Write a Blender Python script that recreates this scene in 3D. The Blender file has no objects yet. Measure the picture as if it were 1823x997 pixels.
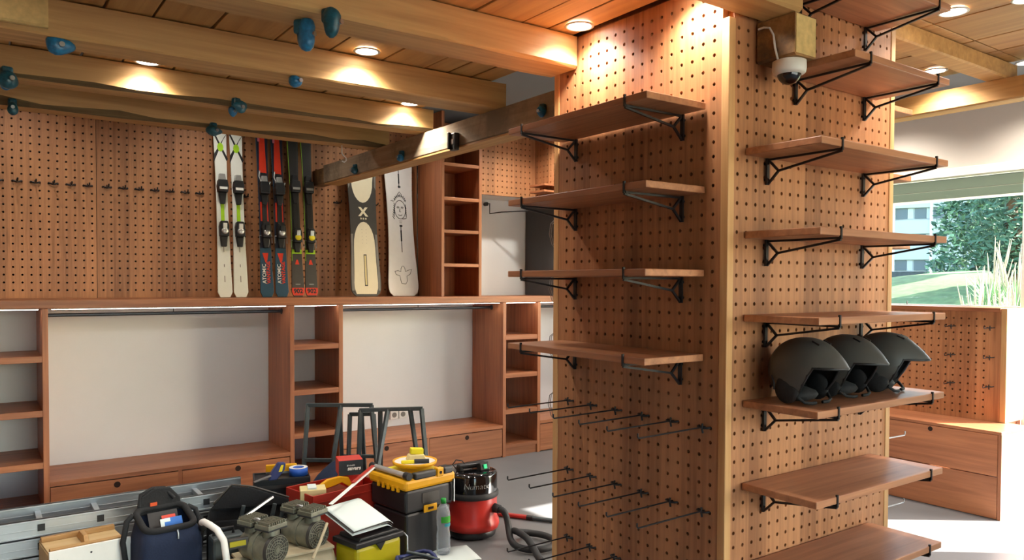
import bpy, math, random
from mathutils import Vector, Matrix
random.seed(7)
PI = math.pi
C = bpy.context.scene.collection
S = bpy.context.scene

# ---------------------------------------------------------------- camera, world, sun, exposure
def setup():
    f = 1358.0
    yaw, p, r = math.radians(35.3), math.radians(1.4), math.radians(0.24)
    F0 = Vector((math.sin(yaw), math.cos(yaw), 0)); R0 = Vector((math.cos(yaw), -math.sin(yaw), 0)); U0 = Vector((0, 0, 1))
    F = F0*math.cos(p) - U0*math.sin(p); U = U0*math.cos(p) + F0*math.sin(p)
    R = R0*math.cos(r) + U*math.sin(r); U = U*math.cos(r) - R0*math.sin(r)
    cam = bpy.data.cameras.new('camera'); o = bpy.data.objects.new('camera', cam); C.objects.link(o)
    m = Matrix((R, U, -F)).transposed().to_4x4(); m.translation = (0, 0, 1.65); o.matrix_world = m
    cam.sensor_width = 36; cam.lens = 36*f/1823; cam.shift_y = (537-498.5)/1823; cam.clip_start = .02; cam.clip_end = 400
    S.camera = o
    w = bpy.data.worlds.new('world'); S.world = w; w.use_nodes = True
    nt = w.node_tree; bg = nt.nodes['Background']
    sky = nt.nodes.new('ShaderNodeTexSky'); sky.sky_type = 'NISHITA'; sky.sun_disc = False
    sky.sun_elevation = math.radians(29); sky.sun_rotation = math.radians(127); sky.air_density = 1.0; sky.dust_density = 2.0
    nt.links.new(sky.outputs[0], bg.inputs[0]); bg.inputs[1].default_value = SKY
    l = bpy.data.lights.new('sun', 'SUN'); l.energy = SUN; l.angle = math.radians(.5); l.color = (1, .95, .87)
    so = bpy.data.objects.new('sun', l); C.objects.link(so)
    e = math.radians(29); d = Vector((-.797*math.cos(e), .605*math.cos(e), -math.sin(e)))
    so.rotation_euler = d.to_track_quat('-Z', 'Y').to_euler(); so.location = (20, -15, 14)
    v = S.view_settings; v.view_transform = 'Standard'; v.look = 'None'; v.gamma = 1; v.exposure = EXPO; v.use_curve_mapping = False
    S.cycles.max_bounces = 8; S.cycles.diffuse_bounces = 4; S.cycles.glossy_bounces = 3; S.cycles.use_adaptive_sampling = True; S.cycles.adaptive_threshold = .02; S.cycles.transparent_max_bounces = 16
    S.cycles.sample_clamp_indirect = 6; S.cycles.caustics_reflective = False; S.cycles.caustics_refractive = False
SKY, SUN, EXPO, SPOT, LED = 1.3, 32.0, 0.2, 52.0, 17.0
setup()

# ---------------------------------------------------------------- materials
MATS = {}
def nodes(name):
    m = bpy.data.materials.new(name); m.use_nodes = True
    nt = m.node_tree; b = nt.nodes['Principled BSDF']
    return m, nt, b
def rgb(h):
    h = h.lstrip('#'); c = [int(h[i:i+2], 16)/255 for i in (0, 2, 4)]
    return tuple(x/12.92 if x <= .04045 else ((x+.055)/1.055)**2.4 for x in c)
def mat(name, col, rough=.5, metal=0, var=.08, nscale=20, bump=0, emit=0, alpha=None, coat=0, spec=None):
    m, nt, b = nodes(name)
    if isinstance(col, str): col = rgb(col)
    b.inputs['Roughness'].default_value = rough; b.inputs['Metallic'].default_value = metal
    if coat: b.inputs['Coat Weight'].default_value = coat
    if spec is not None: b.inputs['Specular IOR Level'].default_value = spec
    tc = nt.nodes.new('ShaderNodeTexCoord'); nz = nt.nodes.new('ShaderNodeTexNoise'); nz.inputs['Scale'].default_value = nscale; nz.inputs['Detail'].default_value = 4
    nt.links.new(tc.outputs['Object'], nz.inputs['Vector'])
    cr = nt.nodes.new('ShaderNodeValToRGB'); cr.color_ramp.elements[0].position = .3; cr.color_ramp.elements[1].position = .7
    cr.color_ramp.elements[0].color = (*[c*(1-var) for c in col], 1); cr.color_ramp.elements[1].color = (*[min(1, c*(1+var)) for c in col], 1)
    nt.links.new(nz.outputs[0], cr.inputs[0]); nt.links.new(cr.outputs[0], b.inputs['Base Color'])
    if bump:
        bp = nt.nodes.new('ShaderNodeBump'); bp.inputs['Strength'].default_value = bump; bp.inputs['Distance'].default_value = .005
        nt.links.new(nz.outputs[0], bp.inputs['Height']); nt.links.new(bp.outputs[0], b.inputs['Normal'])
    if emit: b.inputs['Emission Color'].default_value = (*col, 1); b.inputs['Emission Strength'].default_value = emit
    MATS[name] = m; return m
def wood(name, c1, c2, axis, rough=.5, k=1.0, knots=0, strip=0, dark=None, bump=.12):
    """grain running along axis 0/1/2; strip = width of glued staves across the grain"""
    m, nt, b = nodes(name); L = nt.links.new; N = nt.nodes.new
    tc = N('ShaderNodeTexCoord'); oi = N('ShaderNodeObjectInfo')
    add = N('ShaderNodeVectorMath'); add.operation = 'MULTIPLY_ADD'
    comb = N('ShaderNodeCombineXYZ')
    for i in range(3): L(oi.outputs['Random'], comb.inputs[i])
    L(comb.outputs[0], add.inputs[0]); add.inputs[1].default_value = (7, 7, 7); L(tc.outputs['Object'], add.inputs[2])
    mp = N('ShaderNodeMapping'); sc = [34*k]*3; sc[axis] = 1.6*k; mp.inputs['Scale'].default_value = sc
    L(add.outputs[0], mp.inputs['Vector'])
    n1 = N('ShaderNodeTexNoise'); n1.inputs['Scale'].default_value = 1; n1.inputs['Detail'].default_value = 6; n1.inputs['Distortion'].default_value = .6
    L(mp.outputs[0], n1.inputs['Vector'])
    mp2 = N('ShaderNodeMapping'); sc = [5*k]*3; sc[axis] = .5*k; mp2.inputs['Scale'].default_value = sc; L(add.outputs[0], mp2.inputs['Vector'])
    n2 = N('ShaderNodeTexNoise'); n2.inputs['Scale'].default_value = 1; n2.inputs['Detail'].default_value = 3; L(mp2.outputs[0], n2.inputs['Vector'])
    mix = N('ShaderNodeMath'); mix.operation = 'MULTIPLY_ADD'; L(n1.outputs[0], mix.inputs[0]); mix.inputs[1].default_value = .6
    m2 = N('ShaderNodeMath'); m2.operation = 'MULTIPLY'; L(n2.outputs[0], m2.inputs[0]); m2.inputs[1].default_value = .5; L(m2.outputs[0], mix.inputs[2])
    val = mix.outputs[0]
    if strip:
        sx = N('ShaderNodeSeparateXYZ'); L(tc.outputs['Object'], sx.inputs[0])
        other = [i for i in range(3) if i != axis]
        sm = N('ShaderNodeMath'); sm.operation = 'ADD'; L(sx.outputs[other[0]], sm.inputs[0]); L(sx.outputs[other[1] if axis == 2 else other[0]], sm.inputs[1])
        dv = N('ShaderNodeMath'); dv.operation = 'MULTIPLY'; L(sm.outputs[0], dv.inputs[0]); dv.inputs[1].default_value = 1/strip
        fl = N('ShaderNodeMath'); fl.operation = 'FLOOR'; L(dv.outputs[0], fl.inputs[0])
        wn = N('ShaderNodeTexWhiteNoise'); wn.noise_dimensions = '1D'; L(fl.outputs[0], wn.inputs['W'])
        ms = N('ShaderNodeMath'); ms.operation = 'MULTIPLY_ADD'; L(wn.outputs['Value'], ms.inputs[0]); ms.inputs[1].default_value = .22; 
        sb = N('ShaderNodeMath'); sb.operation = 'SUBTRACT'; L(val, sb.inputs[0]); sb.inputs[1].default_value = .11; L(sb.outputs[0], ms.inputs[2]); val = ms.outputs[0]
    cr = N('ShaderNodeValToRGB'); e = cr.color_ramp.elements
    c1, c2 = (rgb(c) if isinstance(c, str) else c for c in (c1, c2))
    e[0].position = .36; e[0].color = (*c1, 1); e[1].position = .72; e[1].color = (*c2, 1)
    L(val, cr.inputs[0]); col = cr.outputs[0]
    if knots:
        mk = N('ShaderNodeMapping'); sc = [5.]*3; sc[axis] = 2.2; mk.inputs['Scale'].default_value = sc; L(add.outputs[0], mk.inputs['Vector'])
        vo = N('ShaderNodeTexVoronoi'); vo.inputs['Scale'].default_value = 1.0; L(mk.outputs[0], vo.inputs['Vector'])
        kr = N('ShaderNodeValToRGB'); kr.color_ramp.elements[0].position = .05; kr.color_ramp.elements[1].position = .16
        kr.color_ramp.elements[0].color = (.55*knots+.1, 0, 0, 1); kr.color_ramp.elements[1].color = (0, 0, 0, 1); L(vo.outputs['Distance'], kr.inputs[0])
        mx = N('ShaderNodeMix'); mx.data_type = 'RGBA'; L(kr.outputs[0], mx.inputs[0]); L(col, mx.inputs[6]); mx.inputs[7].default_value = (*[c*.32 for c in c1], 1); col = mx.outputs[2]
    if dark:   # weathered stains
        nd = N('ShaderNodeTexNoise'); nd.inputs['Scale'].default_value = 2.2; nd.inputs['Detail'].default_value = 6; nd.inputs['Roughness'].default_value = .7; L(add.outputs[0], nd.inputs['Vector'])
        dr = N('ShaderNodeValToRGB'); dr.color_ramp.elements[0].position = .45; dr.color_ramp.elements[1].position = .62; L(nd.outputs[0], dr.inputs[0])
        mx = N('ShaderNodeMix'); mx.data_type = 'RGBA'; L(dr.outputs[0], mx.inputs[0]); L(col, mx.inputs[6]); mx.inputs[7].default_value = (*(rgb(dark)), 1); col = mx.outputs[2]
    hs = N('ShaderNodeHueSaturation'); mr = N('ShaderNodeMapRange'); L(oi.outputs['Random'], mr.inputs[0]); mr.inputs[3].default_value = .88; mr.inputs[4].default_value = 1.12
    L(mr.outputs[0], hs.inputs['Value']); L(col, hs.inputs['Color']); L(hs.outputs[0], b.inputs['Base Color'])
    b.inputs['Roughness'].default_value = rough
    bp = N('ShaderNodeBump'); bp.inputs['Strength'].default_value = bump; bp.inputs['Distance'].default_value = .004; L(n1.outputs[0], bp.inputs['Height']); L(bp.outputs[0], b.inputs['Normal'])
    MATS[name] = m; return m
def glass(name, tint=(1, 1, 1), refl=.08):
    m, nt, b = nodes(name); nt.nodes.remove(b); out = nt.nodes['Material Output']
    tr = nt.nodes.new('ShaderNodeBsdfTransparent'); tr.inputs[0].default_value = (*tint, 1)
    gl = nt.nodes.new('ShaderNodeBsdfGlossy'); gl.inputs['Roughness'].default_value = .02
    fr = nt.nodes.new('ShaderNodeFresnel'); fr.inputs[0].default_value = 1.3
    mx = nt.nodes.new('ShaderNodeMixShader'); nt.links.new(fr.outputs[0], mx.inputs[0]); nt.links.new(tr.outputs[0], mx.inputs[1]); nt.links.new(gl.outputs[0], mx.inputs[2])
    nt.links.new(mx.outputs[0], out.inputs[0]); MATS[name] = m

LA, LB = '#8c5337', '#bf7c53'          # larch veneer
for nm, ax in (('larch_x', 0), ('larch_y', 1), ('larch_z', 2)): wood(nm, LA, LB, ax, .42, strip=.0)
wood('larch_peg', '#8f5d3c', '#bf855a', 2, .45, k=1.6, strip=.11)
PA, PB = '#9e7442', '#cba269'
for nm, ax in (('pine_x', 0), ('pine_y', 1)): wood(nm, PA, PB, ax, .55, k=.8, knots=.9)
wood('pine_z', '#b88550', '#d9ad78', 2, .5, k=1)
wood('pine_board', '#a67844', '#cea063', 1, .55, k=.7, knots=.7)
wood('pine_dark', '#8a6238', '#b58a55', 0, .7, k=1, knots=.9, dark='#4a3a28')
wood('beam_grey', '#8d7c66', '#b8a68c', 1, .75, k=1, knots=.9, dark='#7a6d5c', bump=.3)
wood('beam_warm', '#a87b46', '#cd9f63', 1, .6, k=.9, knots=.8)
wood('bark', '#4a3823', '#7a6340', 0, .9, k=1.5, bump=.6)
wood('plywood', '#c9a873', '#e0c596', 0, .6, k=1)
wood('shelf_x', '#946043', '#c38861', 0, .42, strip=.0)
wood('shelf_y', '#946043', '#c38861', 1, .42, strip=.0)
mat('end_grain', '#d3b577', .7, var=.15, nscale=35)
mat('hole_shade', '#2a160c', .9)  # dark caps and discs standing in for shade inside holes
mat('white_wall', '#e3e4e5', .7, var=.02, nscale=3)
mat('warm_wall', '#e8ddd2', .7, var=.02, nscale=3)
mat('grey_ceiling', '#7d8488', .8, var=.05, nscale=2)
mat('floor_grey', '#77787a', .45, var=.07, nscale=2.5)
mat('dark_panel', '#3a3a3c', .5, var=.04)
mat('black_metal', '#17161a', .42, metal=.0, var=.05)
mat('black_plastic', '#1b1c1f', .42, var=.05)
mat('black_gloss', '#0c0d10', .12, var=.03, coat=.5)
mat('black_rubber', '#25272a', .6)
mat('steel', '#a9aeb2', .32, metal=.9, var=.05)
mat('alu', '#b6bcc0', .38, metal=.75, var=.05, nscale=8)
mat('grey_steel', '#4c5558', .45, metal=.4, var=.12)
mat('rail_steel', '#3d4045', .35, metal=.6)
mat('white_plastic', '#e4e4e0', .4, var=.02)
mat('white_paint', '#f0f0ec', .5, var=.02)
mat('blue_resin', '#1f6f9f', .3, var=.35, nscale=60, bump=.25)
mat('teal_resin', '#1b5568', .35, var=.35, nscale=60, bump=.25)
mat('helmet_grey', '#4b4c4a', .42, var=.03)
mat('foam_black', '#1c1c1e', .85, var=.2, nscale=80, bump=.3)
mat('red_plastic', '#c5322a', .35, var=.05)
mat('red_steel', '#a92d20', .35, var=.06, coat=.2)
mat('red_ink', '#d2381f', .35)
mat('yellow', '#e0a410', .4, var=.05)
mat('lemon', '#e8d91c', .5, var=.05)
mat('bucket_yellow', '#b5a800', .45, var=.04)
mat('lime', '#9fd022', .4)
mat('navy_cloth', '#15233f', .85, var=.15, nscale=120, bump=.2)
mat('black_cloth', '#1c1d20', .85, var=.2, nscale=120, bump=.25)
mat('orange', '#d2511c', .5)
mat('blue_tape', '#1f58b8', .45)
mat('blue_tool', '#232f66', .45)
mat('blue_paper', '#2f6fc4', .6)
mat('cream', '#e2d8bd', .35, var=.02)
mat('board_white', '#e2e0df', .3, var=.02)
mat('ski_white', '#dfe2dc', .3, var=.02)
mat('ski_blue', '#23485f', .35, var=.06)
mat('ski_navy', '#1d2233', .35, var=.06)
mat('ski_dark', '#2b2a2a', .4, var=.05)
mat('charcoal', '#3b3835', .4, var=.05)
mat('silver', '#c3c5c4', .25, metal=.6)
mat('pink', '#c86f86', .4)
mat('lens_white', (1, .93, .82), .4, emit=22)
mat('led_white', (1, .98, .95), .4, emit=LED)
mat('paper', '#d3dedd', .7, var=.03, nscale=6)
mat('cardboard_pale', '#d6c690', .7, var=.05)
mat('pump_grey', '#7b7b6c', .42, metal=.35, var=.16, nscale=30)
mat('pump_beige', '#b6a98c', .45, var=.06)
mat('green_cap', '#1e9a3c', .4)
mat('green_label', '#3a9e2e', .5)
mat('aqua_label', '#2f93a3', .5)
mat('print_grey', '#77746f', .5)
mat('green_lamp', '#18c07a', .4, emit=.6)
mat('tan_leather', '#a8664c', .5)
mat('lawn', '#5f7547', .9, var=.25, nscale=6)
mat('pavement', '#b9b4aa', .8, var=.05)
mat('slate', '#4a4e52', .8, var=.2, nscale=8)
mat('facade', '#b4b8ba', .7, var=.03)
mat('window_dark', '#54606a', .3)
mat('leaf_dark', '#44664c', .7, var=.35, nscale=3)
mat('leaf_light', '#84a476', .7, var=.3, nscale=3)
mat('plume', '#a99c86', .9, var=.1)
mat('soffit', '#343a35', .7, var=.1, nscale=3)
mat('trunk', '#5b4a3a', .9)
glass('pane_glass', (.95, .98, .96))
glass('bottle_glass', (.9, .93, .97))
def paint_reflection():  # bluish-white diffuse mixed in, standing in for reflections on the bottle
    m = MATS['bottle_glass']; nt = m.node_tree; out = nt.nodes['Material Output']; src = out.inputs[0].links[0].from_socket
    d = nt.nodes.new('ShaderNodeBsdfDiffuse'); d.inputs[0].default_value = (.75, .8, .86, 1); mx = nt.nodes.new('ShaderNodeMixShader'); mx.inputs[0].default_value = .22
    nt.links.new(src, mx.inputs[1]); nt.links.new(d.outputs[0], mx.inputs[2]); nt.links.new(mx.outputs[0], out.inputs[0])
paint_reflection()

# ---------------------------------------------------------------- mesh helpers
class MB:
    def __init__(s): s.v = []; s.f = []; s.m = []; s.s = []
    def add(s, vs, fs, mi=0, sm=False):
        o = len(s.v); s.v += [tuple(v) for v in vs]
        for f in fs: s.f.append([o+i for i in f]); s.m.append(mi); s.s.append(sm)
        return s
    def box(s, x0, x1, y0, y1, z0, z1, mi=0):
        return s.add([(x0,y0,z0),(x1,y0,z0),(x1,y1,z0),(x0,y1,z0),(x0,y0,z1),(x1,y0,z1),(x1,y1,z1),(x0,y1,z1)],
                     [(0,3,2,1),(4,5,6,7),(0,1,5,4),(1,2,6,5),(2,3,7,6),(3,0,4,7)], mi)
    def obox(s, c, size, rot=None, mi=0):
        a, b, d = (q/2 for q in size); rot = rot or Matrix.Identity(3); c = Vector(c)
        vs = [c + rot @ Vector(p) for p in ((-a,-b,-d),(a,-b,-d),(a,b,-d),(-a,b,-d),(-a,-b,d),(a,-b,d),(a,b,d),(-a,b,d))]
        return s.add(vs, [(0,3,2,1),(4,5,6,7),(0,1,5,4),(1,2,6,5),(2,3,7,6),(3,0,4,7)], mi)
    def bar(s, p0, p1, w, h=None, up=(0,0,1), mi=0):
        p0, p1 = Vector(p0), Vector(p1); d = (p1-p0); L = d.length; z = d/L; h = h or w
        up = Vector(up); 
        if abs(z.dot(up)) > .98: up = Vector((1,0,0))
        x = z.cross(up).normalized(); y = z.cross(x)
        return s.obox((p0+p1)/2, (w, h, L), Matrix((x, y, z)).transposed(), mi)
    def cyl(s, p0, p1, r0, r1=None, n=16, mi=0, caps=True):
        r1 = r0 if r1 is None else r1; p0, p1 = Vector(p0), Vector(p1); z = (p1-p0).normalized()
        up = Vector((0,0,1)) if abs(z.z) < .95 else Vector((1,0,0)); x = z.cross(up).normalized(); y = z.cross(x)
        vs = []
        for p, r in ((p0, r0), (p1, r1)):
            vs += [p + x*(r*math.cos(2*PI*i/n)) + y*(r*math.sin(2*PI*i/n)) for i in range(n)]
        s.add(vs, [(i, (i+1) % n, n+(i+1) % n, n+i) for i in range(n)], mi, True)
        if caps: s.add(vs[:n], [tuple(range(n))[::-1]], mi); s.add(vs[n:], [tuple(range(n))], mi)
        return s
    def tube(s, pts, r, n=8, closed=False, mi=0, caps=True):
        pts = [Vector(p) for p in pts]; N = len(pts); rs = r if isinstance(r, (list, tuple)) else [r]*N
        vs = []; prev = None
        for i in range(N):
            a = pts[(i-1) % N] if (closed or i > 0) else pts[i]; b = pts[(i+1) % N] if (closed or i < N-1) else pts[i]
            t = (b-a).normalized()
            if prev is None:
                up = Vector((0,0,1)) if abs(t.z) < .9 else Vector((1,0,0)); x = t.cross(up).normalized()
            else: x = (prev - t*prev.dot(t)).normalized()
            prev = x; y = t.cross(x)
            vs += [pts[i] + x*(rs[i]*math.cos(2*PI*k/n)) + y*(rs[i]*math.sin(2*PI*k/n)) for k in range(n)]
        fs = []
        for i in range(N if closed else N-1):
            j = (i+1) % N
            fs += [(i*n+k, i*n+(k+1) % n, j*n+(k+1) % n, j*n+k) for k in range(n)]
        s.add(vs, fs, mi, True)
        if caps and not closed: s.add(vs[:n], [tuple(range(n))[::-1]], mi); s.add(vs[-n:], [tuple(range(n))], mi)
        return s
    def lathe(s, prof, c=(0,0,0), n=32, mi=0, caps=True, sx=1, sy=1):
        vs = [(c[0]+r*sx*math.cos(2*PI*i/n), c[1]+r*sy*math.sin(2*PI*i/n), c[2]+z) for r, z in prof for i in range(n)]
        fs = [(j*n+i, j*n+(i+1) % n, (j+1)*n+(i+1) % n, (j+1)*n+i) for j in range(len(prof)-1) for i in range(n)]
        s.add(vs, fs, mi, True)
        if caps: s.add(vs[:n], [tuple(range(n))[::-1]], mi); s.add(vs[-n:], [tuple(range(n))], mi)
        return s
    def prism(s, poly, d0, d1, plane='xz', mi=0):
        """poly of 2-D points, extruded along the third axis"""
        def P(a, b, d): return {'xz': (a, d, b), 'yz': (d, a, b), 'xy': (a, b, d)}[plane]
        n = len(poly); vs = [P(a, b, d0) for a, b in poly] + [P(a, b, d1) for a, b in poly]
        return s.add(vs, [tuple(range(n)), tuple(range(2*n-1, n-1, -1))] + [(i, n+i, n+(i+1) % n, (i+1) % n) for i in range(n)], mi)
    def flat(s, poly, d, plane='xz', mi=0):
        def P(a, b): return {'xz': (a, d, b), 'yz': (d, a, b), 'xy': (a, b, d)}[plane]
        return s.add([P(a, b) for a, b in poly], [tuple(range(len(poly)))], mi)
    def sphere(s, c, r, n=16, m=10, mi=0, sc=(1,1,1), t0=0, t1=PI):
        vs = []
        for j in range(m+1):
            t = t0+(t1-t0)*j/m
            vs += [(c[0]+r*sc[0]*math.sin(t)*math.cos(2*PI*i/n), c[1]+r*sc[1]*math.sin(t)*math.sin(2*PI*i/n), c[2]+r*sc[2]*math.cos(t)) for i in range(n)]
        return s.add(vs, [(j*n+i, (j+1)*n+i, (j+1)*n+(i+1) % n, j*n+(i+1) % n) for j in range(m) for i in range(n)], mi, True)
    def mesh(s, name):
        me = bpy.data.meshes.new(name); me.from_pydata(s.v, [], s.f); me.polygons.foreach_set('material_index', s.m); me.polygons.foreach_set('use_smooth', s.s); me.update()
        return me
    def build(s, name, mats, parent=None, loc=None, rot=None, bevel=0, fix=True):
        me = s.mesh(name)
        if fix:
            import bmesh
            bm = bmesh.new(); bm.from_mesh(me); bmesh.ops.recalc_face_normals(bm, faces=bm.faces); bm.to_mesh(me); bm.free()
        for m in (mats if isinstance(mats, (list, tuple)) else [mats]): me.materials.append(MATS[m])
        o = bpy.data.objects.new(name, me); C.objects.link(o)
        if parent: o.parent = parent
        if loc: o.location = loc
        if rot: o.rotation_euler = rot
        if bevel:
            b = o.modifiers.new('bevel', 'BEVEL'); b.width = bevel; b.segments = 2; b.limit_method = 'ANGLE'; b.angle_limit = math.radians(50)
        return o
def B(*a): return MB().box(*a)
def tag(o, label=None, cat=None, group=None, kind=None):
    for k, v in (('label', label), ('category', cat), ('group', group), ('kind', kind)):
        if v: o[k] = v
    return o
def thing(name, label, cat, loc=(0,0,0), rot=(0,0,0), group=None):
    o = bpy.data.objects.new(name, None); C.objects.link(o); o.location = loc; o.rotation_euler = rot; o.empty_display_size = .1
    return tag(o, label, cat, group)
def struct(name, mb, m, parent=None, label=None, **k):
    o = mb.build(name, m, parent, **k)
    if not parent: o['kind'] = 'structure'
    if label: o['label'] = label
    return o
def copy_tree(o, parent=None):
    c = o.copy(); C.objects.link(c); c.parent = parent
    for ch in list(o.children): copy_tree(ch, c)
    return c
def text_part(name, txt, size, m, parent, loc, rot, shear=0, bold=.0):
    cu = bpy.data.curves.new(name, 'FONT'); cu.body = txt; cu.size = size; cu.align_x = 'CENTER'; cu.align_y = 'CENTER'; cu.shear = shear; cu.offset = bold; cu.extrude = .0004; cu.resolution_u = 3
    t = bpy.data.objects.new(name, cu); C.objects.link(t)
    me = bpy.data.meshes.new_from_object(t); bpy.data.objects.remove(t); me.materials.clear(); me.materials.append(MATS[m])
    o = bpy.data.objects.new(name, me); C.objects.link(o); o.parent = parent; o.location = loc; o.rotation_euler = rot
    return o
def timber(x0, x1, y0, y1, z0, z1, axis, seed, jit=.004, waney=.0, seg=14):
    """a sawn timber: many cross-sections along its length, each a little off, one lower edge waney"""
    rn = random.Random(seed); mb = MB(); lo, hi = (x0, x1) if axis == 0 else (y0, y1); a0, a1 = (y0, y1) if axis == 0 else (x0, x1)
    rings = []; w = waney
    for i in range(seg+1):
        t = lo+(hi-lo)*i/seg; j = lambda: rn.uniform(-jit, jit)
        w = max(.006, waney*rn.uniform(.3, 1.3)) if waney else .008
        pts = [(a0+j(), z1), (a0+j()*.6, z0+w), (a0+w*.8+.002, z0+j()*.5), (a1-.008, z0+j()*.5), (a1+j()*.6, z0+.008), (a1+j(), z1)]
        rings += [((t, a, z) if axis == 0 else (a, t, z)) for a, z in pts]
    n = 6; fs = []; 
    for i in range(seg):
        for k in range(n):
            mb.add([], [])
            f = (i*n+k, i*n+(k+1) % n, (i+1)*n+(k+1) % n, (i+1)*n+k); fs.append(f)
    o = len(mb.v); mb.v += rings
    for f in fs: mb.f.append(list(f)); mb.m.append(1 if (f[0] % n == 1 and waney > .015) else 0); mb.s.append(False)
    mb.f += [list(range(n))[::-1], [seg*n+k for k in range(n)]]; mb.m += [0, 2]; mb.s += [False]*2
    return mb
def pegboard(w, h, u0, v0, pitch, nu, nv, r=.0075, depth=.03, t=.016):
    """panel in local x (0..w), z (0..h); front at y=0 facing -y; real holes"""
    mb = MB(); hp = pitch/2
    ua, ub, va, vb = u0-hp, u0+(nu-1)*pitch+hp, v0-hp, v0+(nv-1)*pitch+hp
    for (a, b, c, d) in ((0, ua, 0, h), (ub, w, 0, h), (ua, ub, 0, va), (ua, ub, vb, h)):
        if b-a > 1e-4 and d-c > 1e-4: mb.add([(a,0,c),(b,0,c),(b,0,d),(a,0,d)], [(0,1,2,3)])
    oc = [(r*math.cos(PI/8+k*PI/4), r*math.sin(PI/8+k*PI/4)) for k in range(8)]
    V, F, Mi, Sm = mb.v, mb.f, mb.m, mb.s
    for i in range(nu):
        for j in range(nv):
            u, v = u0+i*pitch, v0+j*pitch; o = len(V)
            V.extend([(u+hp,0,v+hp),(u-hp,0,v+hp),(u-hp,0,v-hp),(u+hp,0,v-hp)])
            V.extend([(u+a,0,v+b) for a, b in oc]); V.extend([(u+a,depth,v+b) for a, b in oc])
            # octagon verts 0..7 at 22.5,67.5,...; top edge is between 1 and 2, left 3-4, bottom 5-6, right 7-0
            q = [[0,4+0,4+1],[0,4+1,4+2,1],[1,4+2,4+3],[1,4+3,4+4,2],[2,4+4,4+5],[2,4+5,4+6,3],[3,4+6,4+7],[3,4+7,4+0,0]]
            F.extend([[o+k for k in f][::-1] for f in q]); Mi.extend([0]*8); Sm.extend([False]*8)
            F.extend([[o+4+k, o+4+(k+1) % 8, o+12+(k+1) % 8, o+12+k] for k in range(8)]); Mi.extend([0]*8); Sm.extend([False]*8)
            F.append([o+12+k for k in range(8)][::-1]); Mi.append(1); Sm.append(False)  # hole end capped in the painted shade colour
    # edges and back of the panel (the back sits behind the holes' ends)
    mb.add([(0,0,0),(w,0,0),(w,depth+.002,0),(0,depth+.002,0)], [(0,1,2,3)]); mb.add([(0,0,h),(w,0,h),(w,depth+.002,h),(0,depth+.002,h)], [(3,2,1,0)])
    mb.add([(0,0,0),(0,0,h),(0,depth+.002,h),(0,depth+.002,0)], [(0,1,2,3)]); mb.add([(w,0,0),(w,0,h),(w,depth+.002,h),(w,depth+.002,0)], [(3,2,1,0)])
    mb.add([(0,depth+.002,0),(w,depth+.002,0),(w,depth+.002,h),(0,depth+.002,h)], [(0,1,2,3)])
    return mb

# ---------------------------------------------------------------- room shell
XW, XE, YS, YN, ZT = -2.6, 6.55, -3.6, 6.452, 3.2
struct('floor', B(XW-.2, XE+.14, YS-.2, YN+.2, -.1, 0), 'floor_grey')
struct('ceiling_slab', B(XW-.2, XE+.2, YS-.2, YN+.2, ZT, ZT+.15), 'grey_ceiling')
struct('wall_back', B(XW-.2, XE+.2, YN, YN+.15, 0, ZT), 'white_wall')
struct('wall_left', B(XW-.15, XW, YS, YN, 0, ZT), 'larch_z')
mb = MB()      # unseen south wall, its wide window added to let daylight in
mb.box(XW, XE, YS-.15, YS, 2.75, ZT).box(XW, -.6, YS-.15, YS, 0, 2.75).box(6.2, XE, YS-.15, YS, 0, 2.75).box(-.6, 6.2, YS-.15, YS, 0, .3)
struct('wall_front', mb, 'white_wall')
mb = MB()      # east wall: open doorway y .9-2.1, window above the counter
mb.box(XE, XE+.14, YS, .9, 0, ZT).box(XE, XE+.14, .9, 2.46, 2.38, 2.6).box(XE, XE+.14, .9, 2.46, 2.6, ZT).box(XE, XE+.14, 2.46, YN, 2.6, ZT).box(XE, XE+.14, 2.5, YN, 0, 1.46).box(XE, XE+.14, 5.6, YN, 1.46, 2.6)
struct('wall_right', mb, 'warm_wall')
w1 = struct('window_1', MB().box(XE+.05, XE+.056, 2.52, 5.58, 1.48, 2.53), 'pane_glass')
MB().box(XE-.035, XE+.1, 2.46, 5.6, 2.53, 2.6).build('window_head', 'white_paint', w1, bevel=.004)
MB().box(XE+.02, XE+.09, 2.48, 2.52, 0, 2.53).build('window_post', 'white_paint', w1, bevel=.003)
MB().box(XE+.02, XE+.09, 4.05, 4.1, 1.48, 2.53).build('window_post', 'white_paint', w1, bevel=.003)
MB().box(XE+.02, XE+.09, 2.52, 5.58, 1.46, 1.485).build('window_sill', 'white_paint', w1, bevel=.003)
d1 = struct('door_1', MB().box(XE-.01, XE+.09, .9, .94, 0, 2.38).box(XE-.01, XE+.09, .94, 2.46, 2.34, 2.38), 'white_paint')
struct('added_window', MB().box(-.6, 6.2, YS-.08, YS-.075, .3, 2.75), 'pane_glass')  # pane of the south window added for daylight, never in view

# planked ceilings (low mezzanine floor)
def planks(x_edges, y0, y1, z, seed):
    rn = random.Random(seed)
    for a, b in zip(x_edges[:-1], x_edges[1:]):
        dz = rn.uniform(0, .004)
        B(a+.005, b-.005, y0, y1, z+dz, z+dz+.028).build('plank', 'pine_board', CEIL, bevel=.003)
CEIL = bpy.data.objects.new('ceiling', None); C.objects.link(CEIL); CEIL['kind'] = 'structure'
planks([-2.6, -2.33, -2.06, -1.79, -1.5, -1.23, -.96, -.68, -.4, -.12, .16, .456, .64, .881, 1.159, 1.427, 1.707, 1.948, 2.09, 2.24], -3.6, 5.25, 2.77, 1)
planks([2.24, 2.38], 2.82, 5.25, 2.77, 5)
planks([2.24, 2.52, 2.8, 3.08, 3.4, 3.69, 4.1, 4.37, 4.66], -3.6, 1.80, 2.866, 2)
planks([3.41, 3.69, 4.1, 4.37, 4.66], 1.805, 2.75, 2.866, 3)

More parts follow.
